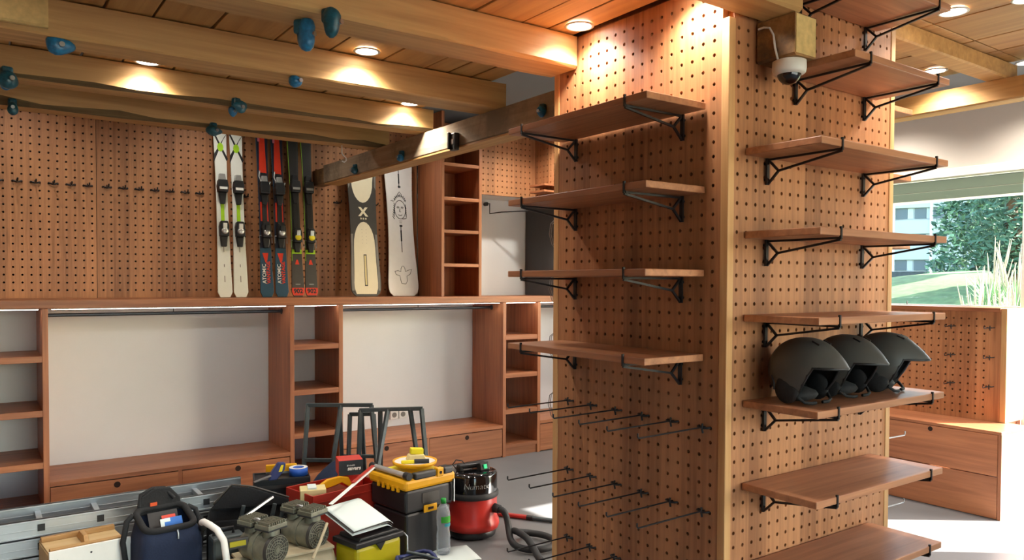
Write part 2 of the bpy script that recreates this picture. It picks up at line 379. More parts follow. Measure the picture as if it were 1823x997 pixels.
# rafters and beams
RL = [(1.646, 1.80, 2.43, 'pine rafter nearest the camera ending over the dome camera block', .01, 'pine_x'),
      (2.672, 2.87, 2.248, 'thick pine rafter butting against the pegboard column', .012, 'pine_x'),
      (3.54, 3.735, 2.46, 'pine rafter with square end between the column and bright twin spotlights', .008, 'pine_x'),
      (4.35, 4.50, 2.45, 'waney-edged pine rafter lit by two downlights from the front', .022, 'pine_x'),
      (5.05, 5.22, 2.48, 'lowest-looking rough rafter just in front of the ski tips', .036, 'pine_x')]
for i, (y0, y1, xe, lab, wn, mt) in enumerate(RL):
    o = timber(-2.59, xe, y0, y1, 2.622, 2.766, 0, i+3, .003, wn, 26).build('rafter', [mt, 'bark', 'end_grain'], bevel=0)
    tag(o, lab, 'rafter', 'rafters along the planked ceiling')
tag(timber(-2.58, .255, 3.497, 3.536, 2.64, 2.765, 0, 31, .002, 0, 8).build('rafter', ['end_grain', 'bark', 'end_grain']), 'pale board against the side of a rafter, upper left corner', 'rafter', 'rafters along the planked ceiling')  # thin board in a paler colour than the rafter behind
tag(timber(-2.59, 2.43, .55, .70, 2.622, 2.766, 0, 12, .003, .01, 20).build('rafter', ['pine_x', 'bark', 'end_grain']), 'pine rafter overhead just in front of the camera', 'rafter', 'rafters along the planked ceiling')
tag(timber(3.41, 4.74, 1.86, 1.975, 2.782, 2.864, 0, 9, .002, 0, 10).build('joist', ['beam_warm', 'bark', 'end_grain']), 'slender bright pine joist between the column and the window-side beam', 'rafter')
bm = thing('cross_beam', 'weathered square beam carrying the rafter ends and passing through the column', 'beam')
timber(2.40, 2.535, 2.90, 6.11, 2.472, 2.62, 1, 21, .002, 0, 18).build('beam_length', ['beam_grey', 'bark', 'end_grain'], bm)
B(2.402, 2.533, 2.91, 6.10, 2.462, 2.4715).build('underside_board', 'beam_warm', bm)
st = timber(2.40, 2.53, 1.655, 1.815, 2.47, 2.62, 1, 22, .0015, 0, 4).build('beam_end', ['pine_dark', 'bark', 'end_grain'], bm)
B(2.406, 2.524, 1.6525, 1.6565, 2.478, 2.616).build('cut_face', 'end_grain', st)
tag(B(2.415, 2.52, 6.115, 6.41, 2.48, 2.61).build('ledger_block', 'pine_dark', bevel=.005), 'dark timber block at the wall under the far beam end', 'timber')
tag(timber(4.62, 4.74, -3.5, 6.3, 2.662, 2.78, 1, 23, .002, 0, 12).build('wall_plate_beam', ['beam_warm', 'bark', 'end_grain']), 'bright yellow pine beam high up in front of the window wall', 'beam')

# ---------------------------------------------------------------- downlights
def downlight(x, y, z, lab, power=1.0):
    t = thing('downlight', lab, 'downlight', (x, y, z), group='recessed ceiling spotlights')
    MB().lathe([(.062, 0), (.064, -.004), (.056, -.007), (.05, -.004), (.05, 0)], n=28, caps=False).build('trim_ring', 'white_plastic', t)
    MB().lathe([(.0, -.003), (.05, -.003)], n=24, caps=False).build('lens', 'lens_white', t)
    l = bpy.data.lights.new('bulb', 'SPOT'); l.energy = SPOT*power; l.spot_size = math.radians(140); l.spot_blend = .8; l.shadow_soft_size = .045; l.color = (1, .93, .82)
    o = bpy.data.objects.new('bulb', l); C.objects.link(o); o.parent = t; o.location = (0, 0, -.012)
DL = [(.742, 4.262, 2.768, 'downlight glowing on the waney rafter at left'), (1.57, 3.44, 2.768, 'downlight between the two thick rafters in mid ceiling'),
      (2.24, 4.272, 2.768, 'small-looking downlight near the square rafter end'), (2.165, 2.56, 2.768, 'downlight in the corner of rafter and pegboard column'),
      (2.165, 1.96, 2.768, 'hidden downlight behind the nearest rafter lighting the column top'),
      (3.57, 1.66, 2.864, 'large-looking downlight on the bright planks at upper right'), (4.47, 2.17, 2.864, 'downlight beside the yellow beam near the window wall'),
      (3.66, 1.40, 2.864, 'downlight cut by the top edge at upper right'),
      (-.12, 3.44, 2.768, 'added downlight in the planks, unseen past the left edge'), (-.9, 4.262, 2.768, 'added unseen downlight at the far left of the mezzanine'),  # both added out of view to brighten the back pegboard
      (6.0, 2.3, 3.198, 'added unseen downlight high above the doorway'), (6.0, 3.5, 3.198, 'added unseen downlight high above the window counter'), (5.7, 4.9, 3.198, 'added unseen downlight high in the far right corner'),  # three added out of view to brighten the window wall
      (.25, 5.8, 3.198, 'wall-washing downlight above the left pegboard panel'), (1.5, 5.8, 3.198, 'wall-washing downlight above the white skis'), (2.9, 5.8, 3.198, 'wall-washing downlight above the snowboards'), (4.25, 5.45, 3.198, 'downlight high above the end of the worktop')]
for x, y, z, lab in DL: downlight(x, y, z, lab, 1 if z < 3 else .55 if y > 5.6 else 2.0)

# ---------------------------------------------------------------- pegboard column
CX0, CX1, CY0, CY1 = 2.25, 3.39, 1.82, 2.84
col = thing('display_column', 'large square column clad in perforated larch pegboard with pale corner posts', 'column', (CX0, CY0, 0))
P = .0534
o = pegboard(.95, 2.765, 1.913-1.855, .04, P, 17, 51).build('pegboard_face', ['larch_peg', 'hole_shade'], col, fix=False)
o.location = (.004, .985, 0); o.rotation_euler = (0, 0, -PI/2)
# local x of panel now runs towards -y: hole columns mirrored; front faces -x
o = pegboard(1.07, 3.19, .022, .026, P, 20, 58).build('pegboard_face', ['larch_peg', 'hole_shade'], col, (.035, .004, 0), fix=False)
B(1.10, 1.136, .035, .985, 0, 3.19).build('pegboard_face', 'larch_peg', col)
B(.035, 1.105, .984, 1.016, 0, 3.19).build('pegboard_face', 'larch_peg', col)
for (x, y, zt) in ((0, 0, 2.62), (1.105, 0, 3.19), (0, .985, 3.19), (1.105, .985, 3.19)):
    B(x, x+.035, y, y+.035, 0, zt).build('corner_post', 'pine_z', col, bevel=.003)
B(.036, 1.104, .036, .984, 2.766, 3.19).build('core', 'larch_z', col)

def bracket(parent, loc, rotz, L=.31, drop=.1):
    """thin steel wire bracket: plate on the board, arm out along local -y with an upturned lip, Y-shaped stay"""
    mb = MB()
    mb.obox((0, -.006, -.05), (.016, .008, drop))
    mb.bar((0, -.004, -.006), (0, -L, -.006), .008)
    mb.bar((0, -L, -.01), (0, -L, .034), .008)
    mb.bar((0, -.055, -.052), (0, -L, -.012), .008)
    mb.bar((0, -.008, -.004), (0, -.055, -.052), .008); mb.bar((0, -.008, -.098), (0, -.055, -.052), .008)
    mb.cyl((0, .006, -.02), (0, -.01, -.02), .006, n=8); mb.cyl((0, .006, -.08), (0, -.01, -.08), .006, n=8)
    return mb.build('bracket', 'black_metal', parent, loc, (0, 0, rotz))
def col_shelf(lab, w, z, face, a, br, grp, mt):
    """face 'S': on the -y face, a = x of left end; 'W': on the -x face, a = y of near end; 'E': on the +x face"""
    if face == 'S': t = thing('column_shelf', lab, 'shelf', (a, CY0, z), (0, 0, 0), grp)
    elif face == 'W': t = thing('column_shelf', lab, 'shelf', (CX0, a+w, z), (0, 0, -PI/2), grp)
    else: t = thing('column_shelf', lab, 'shelf', (CX1, a, z), (0, 0, PI/2), grp)
    B(0, w, -.312, -.002, -.026, 0).build('board', mt, t, bevel=.003)
    for q in br: bracket(t, (q, -.002, -.027), 0)
    return t
gS, gW = 'shelves on the window-side face of the column', 'shelves on the dark left face of the column'
names = ['topmost larch shelf, cut off by the upper edge', 'larch shelf level with the dome camera', 'larch shelf just below the dome camera', 'larch shelf two above the helmets',
         'larch shelf directly above the helmets', 'larch shelf carrying three grey helmets', 'larch shelf seen from above, directly below the helmets', 'lowest larch shelf at the bottom edge']
for i, (z, x0, w) in enumerate([(2.775, 2.56, .665), (2.478, 2.54, .685), (2.153, 2.345, .88), (1.845, 2.345, .88), (1.536, 2.345, .88), (1.215, 2.345, .88), (.905, 2.345, .88), (.600, 2.345, .88)]):
    off = 2.345-x0
    col_shelf(names[i], w, z, 'S', x0, (max(.06, .123+off) if w > .8 else .10, .783+off), gS, 'shelf_x')
for z, lab in ((2.328, 'top shelf on the dark left face of the column, seen from below'), (2.015, 'second shelf from the top on the left face of the column'),
               (1.703, 'shelf at eye level on the left face of the column'), (1.385, 'lowest shelf on the left face, just above the long hooks')):
    col_shelf(lab, .845, z, 'W', 1.925, (.1, .735), gW, 'shelf_x')
for i, z in enumerate((2.81, 2.491, 2.172, 1.847)):
    col_shelf(('uppermost', 'second', 'third', 'lowest visible')[i]+' small shelf end peeping out behind the right edge of the column', .80, z, 'E', 1.90, (.1, .7), 'shelves on the hidden side of the column', 'shelf_x')
# long peg hooks
def peg_hook(lab, loc, rotz, L, grp, m='black_metal'):
    t = thing('peg_hook', lab, 'hook', loc, (0, 0, rotz), grp)
    mb = MB(); mb.tube([(0, .012, 0), (0, -.02, 0), (0, -L+.004, -.004), (0, -L, .002), (0, -L, .014)], .0032, 6)
    mb.build('prong', m, t)
    MB().tube([(-.024, .014, .0), (-.024, -.008, .0), (0, -.012, -.004), (.024, -.008, 0), (.024, .014, 0)], .004, 6).tube([(0, -.010, .014), (0, -.014, 0), (0, -.008, -.022)], .004, 6).build('clip', m, t)
    return t
rows = ('upper', 'middle', 'lower'); ords = ('farthest', 'second farthest', 'third farthest', 'third nearest', 'second nearest', 'nearest')
for r, z in enumerate((1.11, .792, .475)):
    for k in range(6): peg_hook('long black hook, %s from the camera in the %s row on the column' % (ords[k], rows[r]), (CX0, 2.714-.159*k, z), -PI/2, .348, 'long hooks on the left face of the column')
for i, z in enumerate((1.557, .922, .593)):
    peg_hook(('upper', 'middle', 'lower')[i]+' steel hook behind the right edge of the column', (CX1, 1.91, z), PI/2, .31, 'steel hooks on the hidden side of the column', 'steel')
# wire loops on the rear face, peeping past the left edge
for i, z in enumerate((1.90, 1.63, 1.35, 1.06)):
    t = thing('wire_loop', 'bent wire loop hanging behind the left column edge, %s of four' % ('first from the top', 'second from the top', 'third from the top', 'lowest')[i], 'wire hook', (2.33, CY1, z), group='wire loops behind the column')
    for s in range(2):
        d = .012*s
        MB().tube([(.03*s, .002, .05), (.03*s-.01, .06+d, .07), (.02*s-.015, .105+d, .04), (.02*s-.015, .115+d, -.01), (.02*s-.01, .10+d, -.06), (.02*s, .085+d, -.085), (.03*s, .05+d, -.075)], .0022, 5).build('wire', 'steel', t)
# dome camera
t = thing('dome_camera', 'white dome security camera under the beam end', 'security camera', (2.452, 1.712, 2.468))
MB().lathe([(.05, 0), (.0595, -.004), (.0605, -.03), (.058, -.045), (.052, -.05), (.043, -.052)], n=36).build('housing', 'white_plastic', t)
MB().sphere((0, 0, -.045), .043, 24, 8, t0=PI/2, t1=PI).build('dome', 'black_gloss', t)
MB().tube([(-.055, .095, .128), (-.057, .07, .128), (-.057, .045, .12), (-.057, .028, .09), (-.057, .02, .04), (-.052, .01, -.008)], .004, 6).build('cable', 'white_plastic', t)

# ---------------------------------------------------------------- wall unit along the back wall
YF, YB = 5.9, 6.45
ZW0, ZW1 = 1.467, 1.525
tag(B(-1.3, 6.1, YF, YB-.03, ZW0, ZW1).build('worktop', 'larch_x', bevel=.003), 'long continuous larch worktop carrying the skis and snowboards', 'worktop')
def shelf_unit(x0, x1, lab, t0=.035):
    t = thing('shelf_unit', lab, 'shelf unit', (x0, YF+.004, 0), group='narrow shelf units under the worktop'); w = x1-x0
    B(0, t0, 0, .54, 0, ZW0-.001).build('side_panel', 'larch_z', t, bevel=.002); B(w-t0, w, 0, .54, 0, ZW0-.001).build('side_panel', 'larch_z', t, bevel=.002)
    for z in (1.152, .79, .445): B(t0, w-t0, .004, .54, z-.042, z).build('shelf', 'larch_x', t, bevel=.002)
    B(t0, w-t0, .004, .54, .08, .112).build('bottom', 'larch_x', t); B(t0, w-t0, .02, .04, 0, .08).build('plinth', 'larch_x', t)
shelf_unit(-.025, .41, 'narrow shelf unit cut by the left edge')
shelf_unit(2.04, 2.482, 'narrow shelf unit between the two hanging bays')
shelf_unit(4.08, 4.525, 'narrow shelf unit beside the column')
def bench(x0, x1, lab):
    t = thing('drawer_bench', lab, 'bench', (x0, YF+.004, 0), group='low drawer benches under the hanging bays'); w = x1-x0; h = w/2
    B(.001, w-.001, 0, .54, .275, .306).build('top', 'larch_x', t, bevel=.002); B(.001, w-.001, .03, .54, 0, .04).build('base', 'larch_x', t)
    B(h-.012, h+.012, .004, .5, .04, .274).build('divider', 'larch_z', t)
    for s in (0, 1):
        a = .004+s*h; b = a+h-.008-(.008 if s == 0 else 0) ; a += .010 if s else 0
        d = B(a, b, .004, .024, .012, .268).build('drawer', 'larch_x', t, bevel=.0015)
        c = (a+b)/2
        MB().cyl((c, .0025, .232), (c, .0045, .232), .021, n=20).build('finger_hole', 'hole_shade', d)  # dark disc painted on for the shaded hole
bench(.41, 2.04, 'drawer bench under the wide left hanging bay'); bench(2.482, 4.08, 'drawer bench under the hanging bay behind the trestles'); bench(4.525, 6.0, 'drawer bench mostly hidden behind the column')
def rail(x0, x1, lab):
    t = thing('clothes_rail', lab, 'rail', (x0, 6.1, 1.415), group='hanging rails under the worktop'); w = x1-x0
    MB().cyl((.001, 0, 0), (w-.001, 0, 0), .0125, n=14).build('rod', 'rail_steel', t)
    MB().cyl((w/2, 0, .012), (w/2, 0, .051), .003, n=6).build('hanger', 'rail_steel', t)
    for q in (.003, w-.003): MB().cyl((q-.002, 0, 0), (q+.002, 0, 0), .024, n=16).build('flange', 'rail_steel', t)
rail(.41, 2.04, 'dark rail across the wide left hanging bay'); rail(2.482, 4.08, 'dark rail across the middle hanging bay'); rail(4.525, 6.0, 'dark rail disappearing behind the column')
for x0, x1, lab in ((-.9, .36, 'LED strip under the worktop at the left edge'), (.43, 2.02, 'LED strip above the wide left bay'), (2.09, 2.44, 'LED strip above the middle shelf unit'), (2.5, 4.06, 'LED strip above the middle bay'), (4.13, 4.48, 'LED strip above the shelf unit beside the column'), (4.54, 5.9, 'LED strip behind the column')):
    t = thing('led_strip', lab, 'light strip', (x0, YF+.03, ZW0), group='LED strips under the worktop')
    B(0, x1-x0, 0, .02, -.007, -.0005).build('profile', 'white_plastic', t); B(.003, x1-x0-.003, .003, .017, -.009, -.0072).build('diffuser', 'led_white', t)
t = thing('wall_socket', 'double white wall socket low on the wall behind the trestles', 'socket', (3.26, YN-.002, .41))
for s in (-.045, .045):
    p = B(s-.04, s+.04, -.012, 0, -.04, .04).build('plate', 'white_plastic', t, bevel=.003)
    MB().cyl((s, -.0125, 0), (s, -.0145, 0), .024, n=16).build('outlet_well', 'print_grey', p)

# pegboard wall above the worktop
Q = .0548
for i, (x0, x1, u) in enumerate(((-.45, .759, None), (.763, 1.978, .803), (1.982, 3.435, None))):
    n = int((x1-x0-.03)/Q)+ (0)
    u0 = (u-x0) if u else ((x1-.027-x0) - Q*(n-1) if i == 0 else .03)
    n = int((x1-x0-u0-.012)/Q)+1
    o = pegboard(x1-x0, ZT-ZW1-.004, u0, 1.583-ZW1, Q, n, 29, .0078).build('wall_pegboard', ['larch_peg', 'hole_shade'], None, (x0, 6.415, ZW1+.001), fix=False)
    tag(o, ('perforated larch panel at the far left above the worktop', 'perforated larch panel behind the white skis', 'perforated larch panel behind the snowboards')[i], 'pegboard', 'pegboard panels above the worktop')
def prong(x, z, lab):
    t = thing('peg_prong', lab, 'hook', (x, 6.415, z), group='short double hooks in a row on the pegboard')
    MB().tube([(-.027, .012, 0), (-.027, -.01, 0), (-.018, -.014, -.004), (0, -.012, -.008), (.018, -.014, -.004), (.027, -.01, 0), (.027, .012, 0)], .0065, 6).build('clip', 'black_metal', t)
    MB().tube([(0, .002, .012), (0, -.012, .0), (0, -.03, -.012), (0, -.1, -.004), (0, -.105, .012)], .005, 6).build('prong', 'black_metal', t)
hx = [.157+.1096*k for k in range(6)]+[.831+.1096*k for k in range(7)]
for k, x in enumerate(hx): prong(x, 2.355, '%s short black hook counted from the left edge along the row' % ('first', 'second', 'third', 'fourth', 'fifth', 'sixth', 'seventh', 'eighth', 'ninth', 'tenth', 'eleventh', 'twelfth', 'thirteenth')[k])
for x in (1.84, 2.37, 2.64, 2.99): prong(x, 2.355, {1.84: 'short black hook between the white and the red skis', 2.37: 'short black hook right of the black skis', 2.64: 'short black hook left of the cream snowboard', 2.99: 'short black hook between the two snowboards'}[x])

# upper shelf tower, pegboard box and dark panel at the right of the worktop
t = thing('shelf_tower', 'tall larch shelf tower standing on the worktop right of the snowboards', 'shelf unit', (3.445, 5.965, ZW1))
B(0, .03, 0, .445, 0, ZT-ZW1-.01).build('side_panel', 'larch_z', t, bevel=.002); B(.40, .43, 0, .445, 0, ZT-ZW1-.01).build('side_panel', 'larch_z', t, bevel=.002)
for z in (1.825, 2.13, 2.425, 2.735): B(.03, .40, .003, .44, z-.03-ZW1, z-ZW1).build('shelf', 'larch_x', t, bevel=.002)
B(.03, .40, .435, .445, 0, ZT-ZW1-.01).build('back_panel', 'larch_z', t)
t = thing('pegboard_box', 'brightly lit overhead pegboard box beside the shelf tower', 'pegboard', (3.88, 6.08, 2.49))
pegboard(.70, .70, .03, .03, Q, 12, 12, .0078).build('front_panel', ['larch_peg', 'hole_shade'], t, fix=False)
B(0, .69, .034, .365, 0, .02).build('underside', 'white_plastic', t)
o = pegboard(.34, .70, .03, .03, Q, 6, 12, .0078).build('return_panel', ['larch_peg', 'hole_shade'], t, (.70, 0, .0), (0, 0, -PI/2), fix=False)
for z in (.03, .09):
    B(.56, .695, -.33, -.1, z, z+.018).build('small_shelf', 'larch_y', t)
tag(B(4.73, 4.77, 5.93, 6.44, ZW1+.001, 2.485).build('dark_end_panel', 'dark_panel', bevel=.002), 'dark grey upright panel at the end of the worktop', 'panel')
t = thing('wall_hook_rail', 'thin black bracket rail under the pegboard box', 'rail', (4.22, 6.35, 2.41))
MB().tube([(0, .05, .03), (0, 0, .03), (0, 0, -.07), (.06, -.12, -.06), (.30, -.3, -.045)], .006, 6).cyl((-.0, .09, .03), (-.0, .05, .03), .02, n=10).build('rod', 'black_metal', t)

# ---------------------------------------------------------------- counter under the window
t = thing('window_counter', 'larch counter with two deep drawers and pegboard upstand under the window', 'counter', (5.85, 2.345, 0))
B(-.004, .44, 0, 3.2, .6, .622).build('top', 'larch_y', t, bevel=.002)
B(0, .70, 0, .022, 0, .60).build('end_panel', 'larch_z', t)
B(.06, .40, .03, 3.2, 0, .05).build('base', 'larch_y', t)
for k in range(3):
    a = .026+k*.9
    for z0, z1 in ((.004, .299), (.305, .597)):
        d = B(0, .022, a, a+.895, z0, z1).build('drawer', 'larch_y', t, bevel=.0015)
        if z1 > .5: MB().cyl((-.003, a+.46, z1-.025), (-.0005, a+.46, z1-.025), .017, n=18).build('finger_hole', 'hole_shade', d)
o = pegboard(1.6, .825, .04, .046, .0556, 27, 14, .0078).build('pegboard_upstand', ['larch_peg', 'hole_shade'], t, (.40, 1.78, .623), (0, 0, -PI/2), fix=False)
B(.40, .70, .14, .18, .623, 1.475).build('gable_panel', 'pine_z', t, bevel=.002)
B(.385, .70, .18, 3.2, 1.449, 1.478).build('top_rail', 'larch_y', t, bevel=.002)
B(.432, .70, .18, .2, 0, .62).build('infill', 'larch_z', t)
for k, (y, z) in enumerate([(2.87, 1.33), (2.592, 1.33), (2.87, 1.107), (2.592, 1.107), (2.87, .887), (2.592, .887)]):
    peg_hook('%s hook of the %s column on the pegboard under the window' % (('top', 'top', 'middle', 'middle', 'bottom', 'bottom')[k], ('left', 'right')[k % 2]), (6.238, y, z), -PI/2, .11, 'hooks on the pegboard under the window')

# ---------------------------------------------------------------- skis and snowboards on the worktop
def outline(L, wt, ww, wn, n=18, tip=.10, tail=.035):
    """half widths from tail (z=0) to tip (z=L)"""
    pts = []
    for i in range(n+1):
        t = i/n; z = L*t
        w = wt + (ww-wt)*math.sin(PI*min(t, .5))**.9 if t <= .5 else wn + (ww-wn)*math.sin(PI*(1-t))**.9
        if z < tail: w *= math.sqrt(max(.0, 1-((tail-z)/tail)**2))*.35+.65
        if z > L-tip: w *= math.sqrt(max(0.0, 1-((z-(L-tip))/tip)**2))
        pts.append((w/2, z))
    pts[-1] = (.004, L)
    return pts
def ski_base(L, ws, m, parent, th=.012, tip=.10, tail=.03):
    pts = outline(L, *ws, n=40, tip=tip, tail=tail)
    poly = [(w, z) for w, z in pts] + [(-w, z) for w, z in pts[::-1]]
    return MB().prism(poly, 0, th, 'xz').build('ski', m, parent, bevel=.002), pts
def half(pts, z):
    for (w0, z0), (w1, z1) in zip(pts[:-1], pts[1:]):
        if z0 <= z <= z1: return w0+(w1-w0)*(z-z0)/max(1e-6, z1-z0)
    return pts[-1][0]
def band(pts, z0, z1, a0=-1, a1=1, n=8):
    """flat strip following the outline between fractions a0..a1 of the half width"""
    zs = [z0+(z1-z0)*i/n for i in range(n+1)]
    return [(half(pts, z)*a1*.97, z) for z in zs] + [(half(pts, z)*a0*.97, z) for z in zs[::-1]]
def binding(parent, z, body, accent, acc2, toe_h=.36, brake=True, wing=None):
    bd = MB()
    bd.prism([(-.034, z-.02), (.034, z-.02), (.036, z+.06), (.026, z+.10), (-.026, z+.10), (-.036, z+.06)], -.055, 0, 'xz')
    bd.prism([(-.02, z-.10), (.02, z-.10), (.03, z-.02), (-.03, z-.02)], -.03, 0, 'xz')
    o = bd.build('heel_piece', body, parent, bevel=.006)
    MB().sphere((.0, -.052, z+.02), .026, 14, 8, sc=(1.1, .6, 1)).build('heel_cap', accent, o)
    MB().obox((0, -.06, z+.055), (.03, .016, .05), Matrix.Rotation(.2, 3, 'X')).build('lever', acc2, o, bevel=.003)
    if brake: MB().tube([(-.05, -.012, z-.06), (-.05, -.016, z), (.05, -.016, z), (.05, -.012, z-.06)], .0035, 6).build('brake', 'steel', o)
    zt = z+toe_h
    tb = MB()
    tb.prism([(-.036, zt), (.036, zt), (.042, zt+.05), (.034, zt+.10), (-.034, zt+.10), (-.042, zt+.05)], -.055, 0, 'xz')
    tb.prism([(-.018, zt-.09), (.018, zt-.09), (.03, zt), (-.03, zt)], -.03, 0, 'xz')
    o = tb.build('toe_piece', body, parent, bevel=.006)
    MB().prism([(-.03, zt+.02), (.03, zt+.02), (.03, zt+.04), (-.03, zt+.04)], -.058, -.05, 'xz').build('toe_stripe', acc2, o)
    MB().prism([(-.028, zt+.10), (.028, zt+.10), (.022, zt+.15), (-.022, zt+.15)], -.035, 0, 'xz').build('toe_wing', wing or accent, o, bevel=.004)
LEAN = math.atan2(.165, 1.5)
def ski_thing(lab, x, grp, cat='ski', name='ski', y=6.19): return thing(name, lab, cat, (x, y, ZW1+.003), (-LEAN, 0, 0), grp)
def white_ski(x, lab):
    t = ski_thing(lab, x, 'white skis'); o, p = ski_base(1.62, (.116, .088, .122), 'ski_white', t)
    g = MB(); g.flat([(-.058, 1.32), (-.044, 1.32), (.056, 1.11), (.045, 1.09)], -.0006); g.flat([(.058, 1.32), (.034, 1.29), (-.054, 1.07), (-.050, 1.14)], -.0008); g.build('black_cross', 'black_plastic', o, fix=False)
    MB().flat([(.024*math.cos(k*PI/6), 1.20+.036*math.sin(k*PI/6)) for k in range(12)], -.0012).build('green_dot', 'lime', o, fix=False)
    MB().flat([(-.02, 1.33), (-.01, 1.33), (.022, 1.40), (.018, 1.40)], -.0006).flat([(-.014, 1.34), (-.006, 1.34), (-.016, 1.41), (-.024, 1.41)], -.0006).build('tip_mark', 'black_plastic', o, fix=False)
    MB().prism(band(p, .60, .80, -.3, .3), -.006, -.0005).build('green_plate', 'lime', o)
    g = MB()
    for z0, z1 in ((.36, .44), (.24, .262), (.12, .17)): g.flat([(-.003, z0), (.003, z0), (.003, z1), (-.003, z1)], -.0006)
    g.build('tail_print', 'print_grey', o, fix=False)
    binding(o, .50, 'black_plastic', 'silver', 'white_plastic', .33, False)
    return t
def red_ski(x, lab):
    t = ski_thing(lab, x, 'blue and red skis'); o, p = ski_base(1.60, (.112, .082, .116), 'ski_blue', t)
    MB().flat(band(p, 1.0, 1.6, -1, 1), -.0005).flat(band(p, .40, 1.0), -.0005).build('navy_field', 'ski_navy', o, fix=False)
    for pl_ in ([(-.022, 1.32), (.022, 1.32), (.03, 1.02), (-.03, 1.02)], band(p, .62, .78, -.8, .8), [(-.03, .36), (.02, .36), (.01, .30), (-.006, .28)]): MB().flat(pl_, -.001).build('red_field', 'red_ink', o, fix=False)
    MB().flat([(-.035, 1.28), (-.018, 1.28), (-.018, 1.35), (-.035, 1.35)], -.0012).build('pink_mark', 'pink', o, fix=False)
    MB().prism(band(p, .4, 1.02, -.45, .45), -.010, -.0012).build('binding_rail', 'black_plastic', o)
    MB().tube([(-.035, -.03, 1.03), (-.045, -.04, .98), (-.03, -.045, .93), (0, -.045, .91), (.03, -.045, .915), (.045, -.04, .94)], .006, 8).build('toe_hoop', 'silver', o)
    text_part('ski_lettering', 'ATOMIC', .042, 'white_paint', o, (-.018, -.0015, .19), (PI/2, -PI/2, 0), bold=.0004)
    text_part('ski_lettering', 'VANTAGE', .040, 'red_ink', o, (.016, -.0015, .20), (PI/2, -PI/2, 0), bold=.0012)
    binding(o, .50, 'black_plastic', 'silver', 'black_plastic', .34)
    return t
def black_ski(x, lab):
    t = ski_thing(lab, x, 'black skis'); o, p = ski_base(1.58, (.112, .078, .116), 'charcoal', t)
    MB().flat(band(p, .42, 1.58, -.72, .72), -.0006).build('black_field', 'ski_dark', o, fix=False)
    MB().flat(band(p, .30, 1.5, -1, -.9), -.0007).flat(band(p, .36, .395, -1, 1), -.0008).build('green_edge', 'lime', o, fix=False)
    for pl_ in ([(-.018, .27), (.018, .27), (.006, .31), (-.006, .31)], band(p, .012, .075), [(-.03, 1.36), (.02, 1.33), (.02, 1.35), (-.03, 1.38)]): MB().flat(pl_, -.0009).build('red_mark', 'red_ink', o, fix=False)
    text_part('ski_lettering', '902', .052, 'black_plastic', o, (0, -.0012, .046), (PI/2, 0, 0), bold=.002)
    MB().flat([(-.02, .10), (.02, .10), (.02, .108), (-.02, .108)], -.0009).build('print_line', 'silver', o, fix=False)
    MB().prism(band(p, .42, 1.02, -.5, .5), -.012, -.0012).build('binding_rail', 'black_plastic', o)
    binding(o, .47, 'black_plastic', 'lemon', 'silver', .40, True, 'black_plastic')
    return t
white_ski(1.625, 'left ski of the white pair'); white_ski(1.748, 'right ski of the white pair')
red_ski(1.955, 'left ski of the dark blue pair with red centre'); red_ski(2.078, 'right ski of the dark blue pair with red centre')
black_ski(2.212, 'left ski of the black pair with lime bindings'); black_ski(2.328, 'right ski of the black pair with lime bindings')
def arc(cx, cz, rx, rz, a0, a1, n=14): return [(cx+rx*math.cos(a0+(a1-a0)*i/n), cz+rz*math.sin(a0+(a1-a0)*i/n)) for i in range(n+1)]
t = ski_thing('cream snowboard with charcoal waist and X emblem', 2.825, 'snowboards', 'snowboard', 'snowboard')
o, p = ski_base(1.26, (.305, .252, .300), 'charcoal', t, .011, tip=.16, tail=.13); o.name = 'deck'
g = MB()
g.flat(band(p, .0, .10, -.93, .93, 6)[0:0] or ([(half(p, z)*.78, z) for z in [.02+.05*i for i in range(9)]] + arc(0, .44, .10, .22, 0, PI, 12) + [(-half(p, z)*.78, z) for z in [.02+.05*i for i in range(9)][::-1]]), -.0007)
g.flat(arc(0, 1.02, .10, .19, PI, 2*PI, 12) + [(.112, 1.1), (.085, 1.2), (-.085, 1.2), (-.112, 1.1)], -.0007)
g.build('cream_field', 'cream', o, fix=False)
for s in (-1, 1):
    MB().flat([(s*half(p, z)*.98, z) for z in (.05, .2, .4, .55)] + [(s*half(p, z)*.82, z) for z in (.55, .4, .2, .05)], -.0009).build('edge_fade', 'print_grey', o, fix=False)
    MB().flat([(s*half(p, z)*.98, z) for z in (.95, 1.0, 1.05, 1.1)] + [(s*half(p, z)*.86, z) for z in (1.1, 1.05, 1.0, .98)], -.0009).build('edge_fade', 'print_grey', o, fix=False)
MB().flat([(-.014, .09), (.014, .09), (.014, .37), (-.014, .37)], -.0010).build('stripe_border', 'charcoal', o, fix=False)
MB().flat([(-.008, .10), (.008, .10), (.008, .36), (-.008, .36)], -.0014).build('stripe', 'cardboard_pale', o, fix=False)
text_part('emblem', 'X', .105, 'cream', o, (0, -.0014, .745), (PI/2, 0, 0), bold=.005)
text_part('emblem_lettering', 'o a o', .03, 'cream', o, (0, -.0014, .69), (PI/2, 0, 0), bold=.001)
g = MB()
for i in range(2):
    for j in range(5): g.flat([(a-.02+.04*i, b+.47+.03*j) for a, b in ((-.002, -.002), (.002, -.002), (.002, .002), (-.002, .002))], -.0012)
g.build('inserts', 'print_grey', o, fix=False)
t = ski_thing('white snowboard with black line drawings', 3.19, 'snowboards', 'snowboard', 'snowboard')
o, p = ski_base(1.38, (.325, .25, .32), 'board_white', t, .011, tip=.16, tail=.14); o.name = 'deck'
def strokes(name, lines, r=.0022, m='black_plastic'):
    g = MB()
    for ln in lines: g.tube([(a, -.001, b) for a, b in ln], r, 4)
    return g.build(name, m, o)
strokes('dagger_print', [[(0, .40), (0, .63)], [(0, 1.0), (0, 1.25)]], .0035); strokes('dagger_print', [[(0, .50), (0, .60)], [(0, 1.03), (0, 1.12)]], .007)
